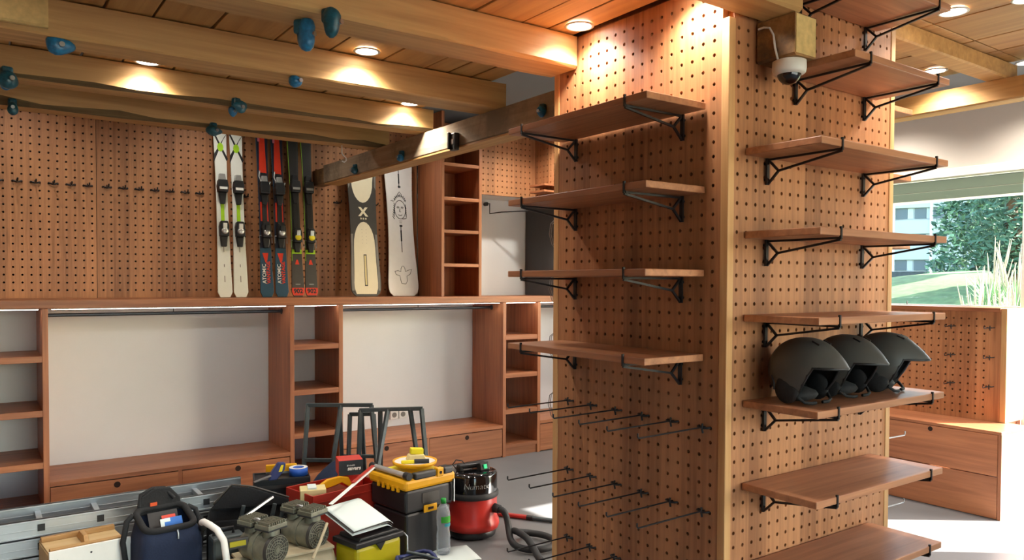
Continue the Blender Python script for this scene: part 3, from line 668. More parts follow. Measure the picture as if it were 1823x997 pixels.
strokes('dagger_print', [[(-.012, .64), (.012, .64)], [(-.012, 1.0), (.012, 1.0)]], .009)
rn = random.Random(5); L = []
L.append(arc(.0, .79, .055, .085, 0, 2*PI, 20)); L.append(arc(0, .85, .06, .07, .2, PI-.2, 10)); L.append([(-.02, .93), (0, .955), (.02, .93)])
for k in range(9): a = .3+k*.3; L.append([(.045*math.cos(a), .855+.05*math.sin(a)), (.066*math.cos(a), .86+.075*math.sin(a))])
for k in range(7): L.append([(-.06-.003*k, .85-.02*k), (-.05-.002*k, .82-.02*k), (-.062, .78-.012*k)])
for k in range(5): L.append([(.055, .84-.02*k), (.062, .80-.02*k)])
L += [arc(-.02, .81, .011, .006, 0, 2*PI, 8), arc(.022, .81, .011, .006, 0, 2*PI, 8), [(0, .80), (-.006, .77), (.006, .77)], arc(0, .745, .018, .008, PI, 2*PI, 6), [(-.09, .865), (-.075, .872), (-.065, .86)], [(.02, .705), (.06, .712)]]
strokes('portrait_print', L, .0026)
strokes('small_lettering', [[(-.015, .685), (.015, .685)], [(-.012, .67), (.012, .67)]], .0022, 'print_grey')
strokes('outline_print', [[(-.082, .225), (-.05, .232), (-.022, .222), (-.02, .25), (-.008, .272), (.008, .272), (.02, .25), (.022, .222), (.05, .235), (.088, .245), (.07, .2), (.035, .18), (.04, .14), (.022, .11), (-.02, .115), (-.028, .15), (-.035, .185), (-.07, .195), (-.082, .225)]], .0022)

# ---------------------------------------------------------------- climbing holds, clip and hook on the timbers
def hold(x, y, z, r, lab, m, rotz=0, kind=0, down=True):
    t = thing('climbing_hold', lab, 'climbing hold', (x, y, z), (0, 0, rotz), 'blue climbing holds bolted to the rafters')
    rn = random.Random(int(x*1000)+int(z*100)); mb = MB(); n, mm = 14, 9
    if kind == 0: sc = (.8, 1.0, 1.25)
    elif kind == 1: sc = (1.35, .8, .8)
    else: sc = (.75, .75, .9)
    mb.sphere((0, 0, 0), r, n, mm, sc=sc); ph = [rn.uniform(0, 6) for _ in range(4)]
    out = []
    for v in mb.v:
        d = Vector(v); k = 1+.18*math.sin(d.x/r*2.3+ph[0])+.15*math.sin(d.z/r*2.6+ph[1])+.1*math.sin(d.y/r*3+ph[2]); out.append(tuple(d*k))
    mb.v = out; mb.build('grip', m, t)
    MB().obox((0, r*.65, r*.75), (r*1.15, r*1.1, r*1.5)).build('foot_block', 'teal_resin', t, bevel=.01)
    MB().cyl((0, -r*.80, 0), (0, -r*1.08, 0), r*.26, n=12).build('bolt', 'steel', t)
H = [(1.075, 2.64, 2.585, .036, 'blue hold on the front edge of the thick rafter at upper centre', 'teal_resin', .5, 0), (1.02, 2.77, 2.568, .036, 'bright blue drop-shaped hold hanging under the thick rafter', 'blue_resin', .7, 0),
     (1.266, 3.56, 2.60, .037, 'blue hold under the rafter beside the brightest rafter glow', 'blue_resin', .2, 2), (.304, 3.58, 2.595, .04, 'wide blue hold at upper left below the pale board', 'blue_resin', 0, 1),
     (.152, 4.325, 2.60, .042, 'blue hold cut by the left edge on the waney rafter', 'teal_resin', .3, 1), (.147, 4.39, 2.592, .030, 'small shiny blue hold beneath the one at the left edge', 'blue_resin', 0, 2),
     (.193, 5.03, 2.60, .037, 'lowest blue hold at the left in front of the pegboard', 'teal_resin', 0, 2), (1.212, 4.325, 2.612, .036, 'blue hold on the waney rafter above the left skis', 'teal_resin', .4, 1),
     (1.20, 4.39, 2.597, .030, 'shiny blue knob hanging below the waney rafter', 'blue_resin', 0, 2), (1.26, 5.03, 2.60, .037, 'blue hold overlapping the tip of the leftmost white ski', 'teal_resin', .2, 1),
     (2.375, 5.443, 2.50, .033, 'dark blue hold near the far end of the beam', 'teal_resin', -1.2, 2), (2.37, 4.665, 2.495, .033, 'light blue hold in the middle of the beam', 'blue_resin', -1.2, 2), (2.37, 3.10, 2.52, .03, 'blue hold on the beam beside the top shelf', 'blue_resin', -1.2, 2)]
for h in H: hold(*h)
t = thing('cable_clip', 'black plastic clip screwed to the middle of the beam', 'clip', (2.398, 3.968, 2.50), (0, 0, -PI/2))
B(-.03, .03, -.035, 0, -.055, .05).build('body', 'black_plastic', t, bevel=.006); B(-.036, -.02, -.048, -.03, -.045, .055).build('flap', 'black_plastic', t, bevel=.003); B(-.012, .016, -.037, -.034, -.02, .012).build('label_plate', 'silver', t)
t = thing('screw_hook', 'white screw hook hanging under the last rafter', 'hook', (2.15, 5.13, 2.62))
MB().tube([(0, 0, 0), (0, 0, -.055), (.012, 0, -.072), (.03, 0, -.085), (.033, 0, -.105), (.018, 0, -.118), (0, 0, -.112)], .0045, 8).build('wire', 'white_plastic', t)

# ---------------------------------------------------------------- helmets
def helmet(x, y, rz, lab):
    t = thing('ski_helmet', lab, 'helmet', (x, y, 1.216), (0, 0, rz), 'ski helmets on the column shelf')
    NA, NT = 48, 16
    def rim(a):           # a = 0 is the front (local -y); lowest polar angle reached
        f = abs((a+PI) % (2*PI)-PI)
        if f < .95: return 1.27+.09*(f/.95)
        if f < 1.32: return 1.36+(f-.95)/.37*.84
        return 2.20-.10*max(0, (f-2.2))
    def pt(a, th, k=1.0):
        sx, sy, sz = .112*k, .142*k, .128*k
        f = abs((a+PI) % (2*PI)-PI); s = math.sin(th)**.92
        y = -sy*s*math.cos(a)
        brim = max(0, 1-f/.9)*max(0, (th-.85)/.42)
        return (sx*s*math.sin(a), y-.03*brim, .112+sz*math.cos(th)*(1 if th < PI/2 else .95)-.012*brim)
    def shell(k, name, m):
        mb = MB(); vs = []
        for j in range(NT+1):
            for i in range(NA):
                a = 2*PI*i/NA; vs.append(pt(a, max(.001, rim(a)*j/NT), k))
        mb.add(vs, [(j*NA+i, (j+1)*NA+i, (j+1)*NA+(i+1) % NA, j*NA+(i+1) % NA) for j in range(NT) for i in range(NA)], 0, True)
        return mb.build(name, m, t, fix=False)
    sh = shell(1, 'shell', 'helmet_grey'); shell(.93, 'liner', 'foam_black')
    mb = MB(); vs = []      # rolled rim between shell and liner
    pts = [pt(2*PI*i/NA, rim(2*PI*i/NA), .967) for i in range(NA)]
    MB().tube(pts, .0055, 6, closed=True).build('rim', 'black_plastic', t)
    for s in (-1, 1):
        MB().sphere((s*.092, .015, .052), .05, 16, 10, sc=(.34, 1.0, 1.0)).build('ear_pad', 'foam_black', t)
        MB().sphere((s*.103, .022, .072), .03, 14, 8, sc=(.22, 1, 1)).build('ear_port', 'black_cloth', t)
        MB().tube([(s*.094, -.03, .03), (s*.08, -.05, .012), (s*.05, -.06, .008), (s*.02, -.055, .007)], .006, 6).build('strap', 'black_cloth', t)
        MB().obox((s*.035, -.062, .2235), (.007, .03, .006), Matrix.Rotation(.42, 3, 'X')).build('vent', 'black_plastic', sh)
    MB().tube([(-.10, .075, .10), (-.106, .06, .075), (-.104, .062, .05)], .003, 5).build('seam', 'black_plastic', sh)
    MB().sphere((0, .03, .03), .075, 16, 6, sc=(1, .9, .36)).build('neck_pad', 'foam_black', t)
helmet(2.495, 1.655, .0, 'left grey helmet with visible ear pad'); helmet(2.775, 1.665, .0, 'middle grey helmet partly hidden by its left neighbour'); helmet(3.05, 1.66, .30, 'right grey helmet with its dark vent slot')

# ---------------------------------------------------------------- things on the floor
# stacked aluminium ladder sections lying along the bench
t = thing('extension_ladder', 'stacked aluminium extension ladder lying along the drawer bench', 'ladder', (0, 4.69, 0))
X0, X1 = -1.3, 1.40
for k in range(4):
    z0 = .012+k*.098
    for y in (0, .30):
        mb = MB(); mb.box(X0+.1*k, X1, y, y+.022, z0, z0+.088).box(X0+.1*k, X1, y-.006, y+.028, z0+.078, z0+.088).box(X0+.1*k, X1, y-.006, y+.028, z0, z0+.008).box(X0+.1*k, X1, y-.003, y, z0+.036, z0+.042)
        mb.build('rail', 'alu', t, bevel=.0015)
    if k > 1:
        for i in range(10):
            x = X0+.2+.277*i
            if x > X1-.05: break
            r_ = B(x-.015, x+.015, .024, .299, z0+.03, z0+.06).build('rung', 'alu', t, bevel=.003)
            B(x-.017, x+.017, -.006, -.001, z0+.028, z0+.064).build('end_plug', 'black_plastic', r_)
# wooden lidded box with white front board
t = thing('wooden_box', 'pale wooden box with batten lid and white front board at the left', 'box', (.30, 4.335, 0), (0, 0, .10))
B(0, .36, .014, .30, 0, .285).build('carcass', 'plywood', t, bevel=.002)
B(-.005, .365, 0, .0135, .0, .318).build('front_board', 'white_paint', t, bevel=.002)
B(.004, .35, .016, .31, .286, .296).build('lid', 'plywood', t)
for y in (.03, .255): B(.004, .35, y, y+.032, .2965, .320).build('batten', 'pine_x', t, bevel=.002)
MB().prism([(.062, .2965), (.254, .2965), (.254, .30), (.20, .342), (.10, .342), (.062, .30)], .165, .187, 'yz').build('handle', 'pine_y', t, bevel=.002)
for x, z in ((.03, .27), (.33, .27), (.18, .28)): MB().cyl((x, -.0005, z), (x, -.002, z), .005, n=10).build('screw', 'rail_steel', t)
# navy tool backpack
t = thing('tool_backpack', 'navy tool backpack with open black top and blue papers inside', 'backpack', (.825, 4.33, 0), (0, 0, .12))
def rr(cx, cy, w, d, z, n=6, r=.05):
    pts = []
    for (sx, sy, a) in ((1, 1, 0), (-1, 1, PI/2), (-1, -1, PI), (1, -1, 1.5*PI)):
        pts += [(cx+sx*(w/2-r)+r*math.cos(a+i*PI/2/n), cy+sy*(d/2-r)+r*math.sin(a+i*PI/2/n), z) for i in range(n+1)]
    return pts
def loft(rings, mi=0, cap0=True, cap1=True):
    mb = MB(); n = len(rings[0]); vs = [p for r in rings for p in r]
    mb.add(vs, [(j*n+i, j*n+(i+1) % n, (j+1)*n+(i+1) % n, (j+1)*n+i) for j in range(len(rings)-1) for i in range(n)], mi, True)
    if cap0: mb.add(rings[0], [tuple(range(n))[::-1]], mi)
    if cap1: mb.add(rings[-1], [tuple(range(n))], mi)
    return mb
loft([rr(0, 0, .30, .24, 0), rr(0, 0, .315, .25, .03), rr(0, 0, .315, .25, .28), rr(0, .0, .29, .235, .34), [(a, b, c+.32*b) for a, b, c in rr(0, .01, .25, .21, .395)]], cap1=False).build('body', 'navy_cloth', t)
loft([rr(0, .01, .24, .20, .30), rr(0, .01, .24, .20, .31)]).build('inner_floor', 'black_cloth', t)
MB().tube([(a, b, c+.32*b) for a, b, c in rr(0, .01, .25, .21, .395)], .018, 8, closed=True).build('rim', 'black_cloth', t)
MB().prism([(-.12, .40), (.12, .40), (.11, .47), (.06, .53), (-.02, .54), (-.09, .50)], .105, .125, 'xz').build('back_flap', 'black_cloth', t, bevel=.006)
MB().tube([(-.10, .11, .45), (-.09, .12, .51), (-.03, .125, .535), (.03, .12, .53), (.075, .10, .47)], .010, 8).build('top_handle', 'black_cloth', t)
for s in (-1, 1): MB().tube([(s*.14, .08, .42), (s*.175, .06, .40), (s*.20, .04, .30), (s*.19, .03, .20), (s*.165, .04, .14)], .014, 8).build('side_strap', 'black_cloth', t)
MB().obox((0, .03, .37), (.15, .004, .12), Matrix.Rotation(-.55, 3, 'X')).build('inner_pocket', 'black_plastic', t)
MB().obox((.02, .012, .385), (.07, .003, .05), Matrix.Rotation(-.55, 3, 'X')).build('red_label', 'red_ink', t)
MB().obox((.03, -.03, .375), (.09, .004, .06), Matrix.Rotation(-.5, 3, 'X')).build('blue_paper', 'blue_paper', t)
MB().obox((-.01, -.028, .378), (.05, .004, .05), Matrix.Rotation(-.45, 3, 'X')).build('white_paper', 'paper', t)
MB().obox((-.03, .10, .455), (.035, .006, .018)).build('orange_tag', 'orange', t)
MB().tube(rr(0, 0, .322, .257, .06), .004, 5, closed=True).build('orange_piping', 'orange', t)
MB().tube([(.02, -.118, .36), (.022, -.126, .34), (.022, -.126, .315)], .006, 6).build('zip_pull', 'steel', t)
# grey case behind the compressor handle
t = thing('grey_case', 'teal grey plastic case between the backpack and the compressor', 'case', (1.085, 4.185, 0), (0, 0, .0))
B(-.07, .10, -.05, .06, 0, .30).build('body', 'grey_steel', t, bevel=.015); MB().tube([(-.05, .01, .30), (-.05, .01, .33), (.05, .01, .33), (.05, .01, .30)], .009, 8).build('handle', 'black_plastic', t); B(-.065, .095, -.055, -.049, .17, .185).build('seam', 'black_plastic', t)
# open black tool bag
t = thing('tool_bag', 'open black fabric tool bag behind the compressor', 'bag', (1.28, 4.40, 0), (0, 0, -.32))
loft([rr(0, 0, .42, .25, 0, r=.04), rr(0, 0, .44, .27, .05, r=.04), rr(0, 0, .44, .27, .33, r=.04)], cap1=False).build('body', 'black_cloth', t)
loft([rr(0, 0, .40, .23, .26, r=.03), rr(0, 0, .40, .23, .265, r=.03)]).build('inner_floor', 'black_plastic', t)
MB().prism([(-.22, .33), (-.10, .46), (.02, .44), (.22, .36), (.22, .33)], .115, .13, 'xz').build('raised_flap', 'black_cloth', t, bevel=.004)
MB().tube([(-.20, .12, .36), (-.10, .123, .468), (.02, .123, .447), (.22, .12, .37)], .006, 6).build('flap_edge', 'charcoal', t)
MB().tube([(-.23, -.06, .30), (-.29, -.04, .33), (-.33, .0, .24), (-.30, .02, .17), (-.23, .03, .20)], .011, 8).build('strap', 'black_cloth', t)
MB().obox((.05, .0, .36), (.22, .02, .012), Matrix.Rotation(-.4, 3, 'Y') @ Matrix.Rotation(.7, 3, 'Z')).build('ruler', 'steel', t)
for x, y in ((.12, .02), (.17, -.03), (-.05, .03)): MB().cyl((x, y, .27), (x+.02, y, .365), .012, n=10).build('tool_grip', 'grey_steel', t)
# twin-pump compressor
comp = thing('air_compressor', 'oil-free compressor with two grey twin-head pump motors and a white tube handle', 'compressor', (1.34, 3.93, 0))
def pump(cx, cy, lab):
    ax = Vector((.40, -.915, 0)).normalized(); sd = Vector((ax.y, -ax.x, 0)); c = Vector((cx, cy, .285)); rot = Matrix((sd, ax, Vector((0, 0, 1)))).transposed()
    m = MB(); m.cyl(c-ax*.09, c+ax*.085, .078, n=28); m.cyl(c-ax*.12, c-ax*.085, .066, .078, n=24); m.cyl(c-ax*.03, c+ax*.005, .083, n=28)
    p = m.build('motor', 'pump_grey', comp); p['label'] = lab
    g = MB(); g.cyl(c+ax*.085, c+ax*.10, .081, .074, n=32); g.build('fan_cover', 'charcoal', p)
    g = MB(); e = c+ax*.1015
    for r in (.02, .034, .048, .062, .072):
        g.tube([e+sd*(r*math.cos(k*PI/14))+Vector((0, 0, r*math.sin(k*PI/14))) for k in range(28)], .0022, 4, closed=True)
    for k in range(16):
        a = k*PI/8; d = sd*math.cos(a)+Vector((0, 0, math.sin(a))); g.tube([e+d*.012, e+d*.073], .0020, 4)
    g.cyl(e, e+ax*.004, .013, n=12); g.build('fan_grille', 'pump_grey', p)
    for off in (-.078, .055):
        h = c+ax*off
        g = MB(); g.cyl(h+Vector((0, 0, .05)), h+Vector((0, 0, .105)), .045, .042, n=18); k_ = g.build('cylinder_neck', 'pump_grey', p)
        g = MB(); g.obox(h+Vector((0, 0, .108)), (.125, .105, .010), rot); g.build('gasket', 'black_rubber', p, bevel=.003)
        g = MB(); g.obox(h+Vector((0, 0, .122)), (.122, .104, .020), rot)
        for q in range(8): g.obox(h+sd*(-.049+.014*q)+Vector((0, 0, .138)), (.005, .098, .020), rot)
        for sx in (-1, 1):
            for sy in (-1, 1): g.cyl(h+sd*(.052*sx)+ax*(.044*sy)+Vector((0, 0, .125)), h+sd*(.052*sx)+ax*(.044*sy)+Vector((0, 0, .142)), .006, n=8)
        g.build('cylinder_head', 'pump_grey', p, bevel=.0015)
    MB().tube([c+ax*-.03+Vector((0, 0, .145))+sd*.03, c+Vector((0, 0, .15))+sd*.035, c+ax*.01+Vector((0, 0, .145))+sd*.03], .009, 8).build('air_pipe', 'steel', p)
inv = Vector((1.34, 3.93, 0))
pump(1.215-1.34, 3.925-3.93, 'left pump motor with round fan grille'); pump(1.475-1.34, 4.03-3.93, 'right pump motor with round fan grille')
MB().cyl((-.32, .06, .12), (.23, .06, .12), .105, n=28).sphere((-.32, .06, .12), .105, 24, 10, sc=(.45, 1, 1)).sphere((.23, .06, .12), .105, 24, 10, sc=(.45, 1, 1)).build('tank', 'pump_beige', comp)
B(-.24, .25, -.03, .17, .208, .222).build('mount_plate', 'pump_beige', comp, bevel=.002)
for x in (-.28, .20):
    for y in (-.02, .14): MB().cyl((x, y, 0), (x, y, .05), .018, .022, n=12).build('foot', 'black_rubber', comp)
MB().tube([(-.37, .24, .39), (-.375, .18, .41), (-.365, .11, .412), (-.345, .04, .40), (-.325, -.01, .355), (-.318, -.03, .27), (-.315, -.04, .10)], .017, 10).build('tube_handle', 'white_paint', comp)
MB().tube([(-.345, .33, .335), (-.36, .28, .37), (-.37, .235, .392)], .021, 10).build('handle_grip', 'charcoal', comp)
B(-.30, -.20, -.005, .02, .30, .35).build('switch_box', 'charcoal', comp, bevel=.004); B(-.295, -.215, -.008, -.005, .312, .338).build('yellow_label', 'bucket_yellow', comp)
MB().tube([(.20, -.05, .36), (.14, -.10, .28), (.09, -.13, .215)], .008, 8).build('drain_rod', 'pump_beige', comp)
# yellow case with black lid and folded white sheets on it
t = thing('yellow_case', 'yellow plastic case with black rim under the folded white sheets', 'case', (1.80, 3.925, 0), (0, 0, .22))
B(-.155, .155, -.10, .10, 0, .215).build('body', 'bucket_yellow', t, bevel=.02)
MB().box(-.165, .165, -.11, .11, .215, .245).build('lid', 'black_plastic', t, bevel=.006)
MB().prism([(-.03, .216), (.03, .216), (0, .175)], -.112, -.104, 'xz').build('lid_tongue', 'black_plastic', t)
MB().tube([(.17, -.10, .23), (.18, -.12, .21), (.18, -.125, .02)], .005, 6).build('side_wire', 'steel', t)
MB().prism([(-.13, .2455), (.15, .2455), (.13, .262), (-.12, .262)], -.09, .10, 'xz').build('ridge', 'black_plastic', t, bevel=.004)
t = thing('folded_sheets', 'folded white sheets lying on the yellow case', 'sheet', (1.765, 3.985, .318), (.30, .0, .28))
def sheet(w, d, z, m, nm, seed, amp=.006, curl=.03):
    rn = random.Random(seed); mb = MB(); n = 12; vs = []
    for i in range(n+1):
        for j in range(n+1):
            x, y = -w/2+w*i/n, -d/2+d*j/n
            vs.append((x, y, z+amp*math.sin(9*x+seed)*math.cos(7*y)+(-curl*max(0, (i/n-.8)/.2)**2)))
    m2 = (n+1)*(n+1); vs += [(a, b, c-.003) for a, b, c in vs]
    fs = [(i*(n+1)+j, (i+1)*(n+1)+j, (i+1)*(n+1)+j+1, i*(n+1)+j+1) for i in range(n) for j in range(n)]
    fs += [tuple(k+m2 for k in f[::-1]) for f in fs]
    ed = [i*(n+1) for i in range(n+1)] + [n*(n+1)+j for j in range(1, n+1)] + [i*(n+1)+n for i in range(n-1, -1, -1)] + [j for j in range(n-1, 0, -1)]
    fs += [(a, b, b+m2, a+m2) for a, b in zip(ed, ed[1:]+ed[:1])]
    mb.add(vs, fs, 0, True); return mb.build(nm, m, t)
sheet(.29, .27, .034, 'paper', 'sheet', 1, .003, .03); sheet(.295, .265, .02, 'charcoal', 'sheet', 2); sheet(.30, .27, .008, 'paper', 'sheet', 4, .005)
# blue coil and grey tube at the bottom edge
t = thing('hose_coil', 'blue and black hose coil in front of the yellow case', 'hose', (1.985, 3.70, 0))
MB().tube([(.11*math.cos(k*PI/9), .11*math.sin(k*PI/9), .125+.012*math.sin(k)) for k in range(18)], .011, 8, closed=True).build('blue_turn', 'blue_tool', t)
MB().tube([(.095*math.cos(k*PI/9), .095*math.sin(k*PI/9), .105) for k in range(18)], .010, 8, closed=True).build('black_turn', 'black_rubber', t)
MB().tube([(.11*math.cos(k*PI/9), .11*math.sin(k*PI/9), .07) for k in range(18)], .0115, 8, closed=True).build('blue_turn', 'blue_tool', t)
MB().tube([(.1*math.cos(k*PI/9), .1*math.sin(k*PI/9), .03) for k in range(18)], .028, 8, closed=True).build('black_turn', 'black_rubber', t)
MB().tube([(-.03, .06, .155), (.04, -.02, .145), (.09, -.09, .13)], .010, 8).build('grey_nozzle', 'grey_steel', t)
# red steel tool box with its contents
t = thing('red_tool_box', 'open red steel tool box standing among the tools', 'tool box', (1.82, 4.47, 0), (0, 0, .195))
mb = MB(); W, D, Hh = .49, .30, .40
mb.box(-W/2, W/2, -D/2, -D/2+.008, 0, Hh).box(-W/2, W/2, D/2-.008, D/2, 0, Hh).box(-W/2, -W/2+.008, -D/2, D/2, 0, Hh).box(W/2-.008, W/2, -D/2, D/2, 0, Hh).box(-W/2, W/2, -D/2, D/2, .30, .31)
mb.build('body', 'red_steel', t, bevel=.003)
B(-W/2-.004, W/2+.004, -D/2-.004, -D/2, Hh-.05, Hh-.044).build('front_fold', 'red_steel', t)
MB().prism([(.10, Hh), (W/2, Hh), (W/2, Hh+.05), (.13, Hh+.03)], D/2-.03, D/2-.02, 'xz').build('lid_wing', 'red_steel', t)
def R(t, x, y): v = Matrix.Rotation(.195, 3, 'Z') @ Vector((x, y, 0)); return (1.82+v.x, 4.47+v.y)
q = R(t, -.17, -.03); tt = thing('wood_block', 'pale wooden block lying in the red tool box', 'wood block', (*q, .311), (0, 0, -.3)); B(-.075, .075, -.06, .06, 0, .105).build('block', 'cardboard_pale', tt, bevel=.004); B(-.03, .02, -.05, .05, .1055, .115).build('chip', 'paper', tt)
q = R(t, .01, .0); tt = thing('hand_saw', 'hand saw with a curved yellow grip in the red tool box', 'saw', (*q, .312), (0, 0, .15))
MB().prism([(-.11, .10), (-.06, .125), (.03, .13), (.09, .115), (.12, .05), (.10, .03), (.09, .055), (.04, .09), (-.03, .075), (-.09, .07)], -.012, .012, 'xz').build('grip', 'yellow', tt, bevel=.005)
MB().prism([(-.10, .005), (.12, .005), (.10, .04), (.03, .08), (-.04, .066), (-.10, .06)], -.004, .004, 'xz').build('blade', 'tan_leather', tt)
q = R(t, .15, .05); tt = thing('red_case', 'small red plastic case at the right end of the tool box', 'case', (*q, .311), (0, 0, .3)); B(-.06, .07, -.05, .05, 0, .125).build('body', 'red_plastic', tt, bevel=.01); B(-.02, .02, -.055, -.05, .07, .09).build('latch', 'silver', tt)
tt = thing('small_carton', 'small black and red carton with white lettering on top of the tool box', 'carton', (1.925, 4.53, .440), (0, 0, -.25))
B(-.055, .095, -.06, .08, 0, .095).build('carton', 'red_plastic', tt, bevel=.0015); B(-.0545, .0955, -.0606, -.0600, .0, .093).build('black_front', 'black_plastic', tt)
text_part('lettering', 'savers', .033, 'white_paint', tt, (.04, -.0612, .042), (PI/2, 0, 0), .15, .0012); text_part('lettering', '# multi', .017, 'white_paint', tt, (.02, -.0612, .062), (PI/2, 0, 0))
tt = thing('metal_strip', 'pale metal strip leaning from the tool box down to the compressor', 'strip', (1.60, 3.985, .425)); MB().bar((0, 0, 0), (.375, .245, .105), .022, .006).build('bar', 'white_plastic', tt, bevel=.001); MB().bar((.19, .135, .064), (.375, .255, .115), .020, .005).build('red_edge', 'red_steel', tt)
# crates and tools behind the bag
t = thing('tool_crate', 'dark crate under the blue tools behind the black bag', 'crate', (1.60, 4.80, 0), (0, 0, -.25)); 
mb = MB(); mb.box(-.17, .17, -.10, .10, 0, .01).box(-.17, .17, -.10, -.09, 0, .42).box(-.17, .17, .09, .10, 0, .42).box(-.17, -.16, -.10, .10, 0, .42).box(.16, .17, -.10, .10, 0, .42).box(-.17, .17, -.1, .1, .40, .41); mb.build('body', 'black_plastic', t, bevel=.003); B(-.172, .172, -.103, -.1, .36, .38).build('rim_band', 'charcoal', t)
tt = thing('blue_tape_roll', 'roll of bright blue tape', 'tape', (1.69, 4.74, .421)); MB().lathe([(.036, 0), (.058, 0), (.058, .048), (.036, .048), (.036, 0)], n=28, caps=False).build('tape', 'blue_tape', tt); MB().lathe([(.036, .0485), (.0575, .0485)], n=28, caps=False).build('rim_paper', 'white_plastic', tt)
tt = thing('blue_clamp', 'dark blue bar clamp with yellow plate', 'clamp', (1.545, 4.70, .421), (0, 0, -.1)); MB().prism([(-.06, -.03), (-.01, -.03), (.04, .03), (.045, .07), (.0, .075), (-.04, .02)], -.02, .02, 'xz').build('jaw', 'blue_tool', tt, loc=(0, 0, .03), bevel=.006); MB().prism([(.0, .02), (.02, .02), (.03, .06), (.015, .06)], -.023, -.02, 'xz').build('yellow_plate', 'lemon', tt, loc=(0, 0, .03)); MB().bar((-.15, -.03, .006), (.0, 0, .04), .02, .006).build('bar', 'steel', tt)
tt = thing('spirit_level', 'yellow spirit level lying behind the tape', 'level', (1.62, 4.845, .421), (0, 0, -.35)); B(-.10, .09, -.014, .014, 0, .055).build('body', 'yellow', tt, bevel=.003); B(-.10, .09, -.0145, -.014, .0, .012).build('edge', 'steel', tt)
t = thing('blue_overall', 'crumpled navy cloth heaped behind the carton', 'cloth', (1.99, 4.89, 0)); mb = MB(); mb.sphere((0, 0, .20), .17, 18, 12, sc=(1, .6, 1.4)); mb.v = [(a*(1+.15*math.sin(13*b+9*c)), b*(1+.15*math.sin(11*a+3)), max(0, c+.02*math.sin(20*a))) for a, b, c in mb.v]; mb.build('heap', 'navy_cloth', t)
# yellow-black stacked tool tower
t = thing('tool_tower', 'black and yellow stacking tool box tower with folded handle', 'tool box', (2.215, 4.195, 0), (0, 0, .16))
W, D = .36, .36
B(-W/2+.01, W/2-.01, -D/2+.01, D/2-.01, 0, .28).build('lower_box', 'black_plastic', t, bevel=.015)
B(-W/2, W/2, -D/2, D/2, .285, .42).build('upper_box', 'black_plastic', t, bevel=.015)
B(-.05, .05, -D/2-.008, -D/2, .27, .315).build('latch', 'yellow', t, bevel=.004); B(-.02, .02, -D/2-.010, -D/2-.0081, .285, .30).build('latch_slot', 'hole_shade', t)
B(-.06, .07, -D/2-.004, -D/2, .33, .39).build('grip_recess', 'charcoal', t)
lid = B(-W/2-.012, W/2+.012, -D/2-.012, D/2+.012, .42, .485).build('yellow_lid', 'yellow', t, bevel=.018)
B(-W/2+.03, W/2-.03, -D/2+.04, D/2-.03, .4855, .492).build('lid_well', 'lemon', lid)
B(-W/2+.06, .04, -D/2-.014, -D/2+.03, .478, .52).build('front_grip', 'black_plastic', t, bevel=.01); B(.10, W/2-.01, -D/2-.014, -D/2+.06, .478, .52).build('front_grip', 'black_plastic', t, bevel=.01)
B(.045, .095, -D/2-.016, -D/2+.02, .47, .525).build('centre_tab', 'yellow', t, bevel=.006); MB().cyl((.07, -D/2-.0165, .497), (.07, -D/2-.019, .497), .009, n=12).build('tab_hole', 'hole_shade', t)
MB().cyl((-W/2+.02, -D/2+.03, .508), (-W/2+.02, D/2-.01, .508), .017, n=16).build('folded_handle', 'silver', t)
for y in (-D/2+.01, D/2+.0): MB().cyl((-W/2+.02, y-.02, .508), (-W/2+.02, y+.02, .508), .023, n=14).build('handle_end', 'black_plastic', t)
for k in range(5): MB().obox((-W/2-.012, -.12+.05*k, .425), (.012, .018, .03)).build('side_tooth', 'yellow', t)
MB().bar((W/2-.006, -D/2-.012, .30), (W/2-.006, -D/2-.012, .44), .018, .008).build('steel_stay', 'steel', t)
tt = thing('round_tub_lid', 'round yellow and white lid holding small tools on the tool tower', 'lid', (2.235, 4.195, .521)); MB().lathe([(.0, 0), (.12, 0), (.135, .008), (.138, .026), (.13, .028), (.125, .02), (0, .02)], n=36, caps=False).build('rim', 'yellow', tt); MB().lathe([(0, .0205), (.126, .0205)], n=36, caps=False).build('white_inside', 'board_white', tt)
tt = thing('utility_knife', 'yellow knife with black grip lying on the round lid', 'knife', (2.22, 4.13, .543), (0, 0, -.45)); B(-.10, -.02, -.012, .012, 0, .018).build('body', 'lemon', tt, bevel=.004); MB().cyl((-.02, 0, .012), (.07, 0, .012), .014, n=12).build('grip', 'black_rubber', tt)
tt = thing('sanding_sponge', 'orange sanding sponge on the round lid', 'sponge', (2.255, 4.22, .543), (0, 0, -.3)); MB().prism([(-.06, 0), (.06, 0), (.05, .035), (-.045, .035)], -.035, .035, 'xz').build('sponge', 'cardboard_pale', tt, bevel=.006)
tt = thing('yellow_block', 'bright yellow block topping the sanding sponge', 'block', (2.262, 4.225, .5785), (0, .08, -.3)); B(-.04, .04, -.025, .025, 0, .035).build('block', 'lemon', tt, bevel=.004)
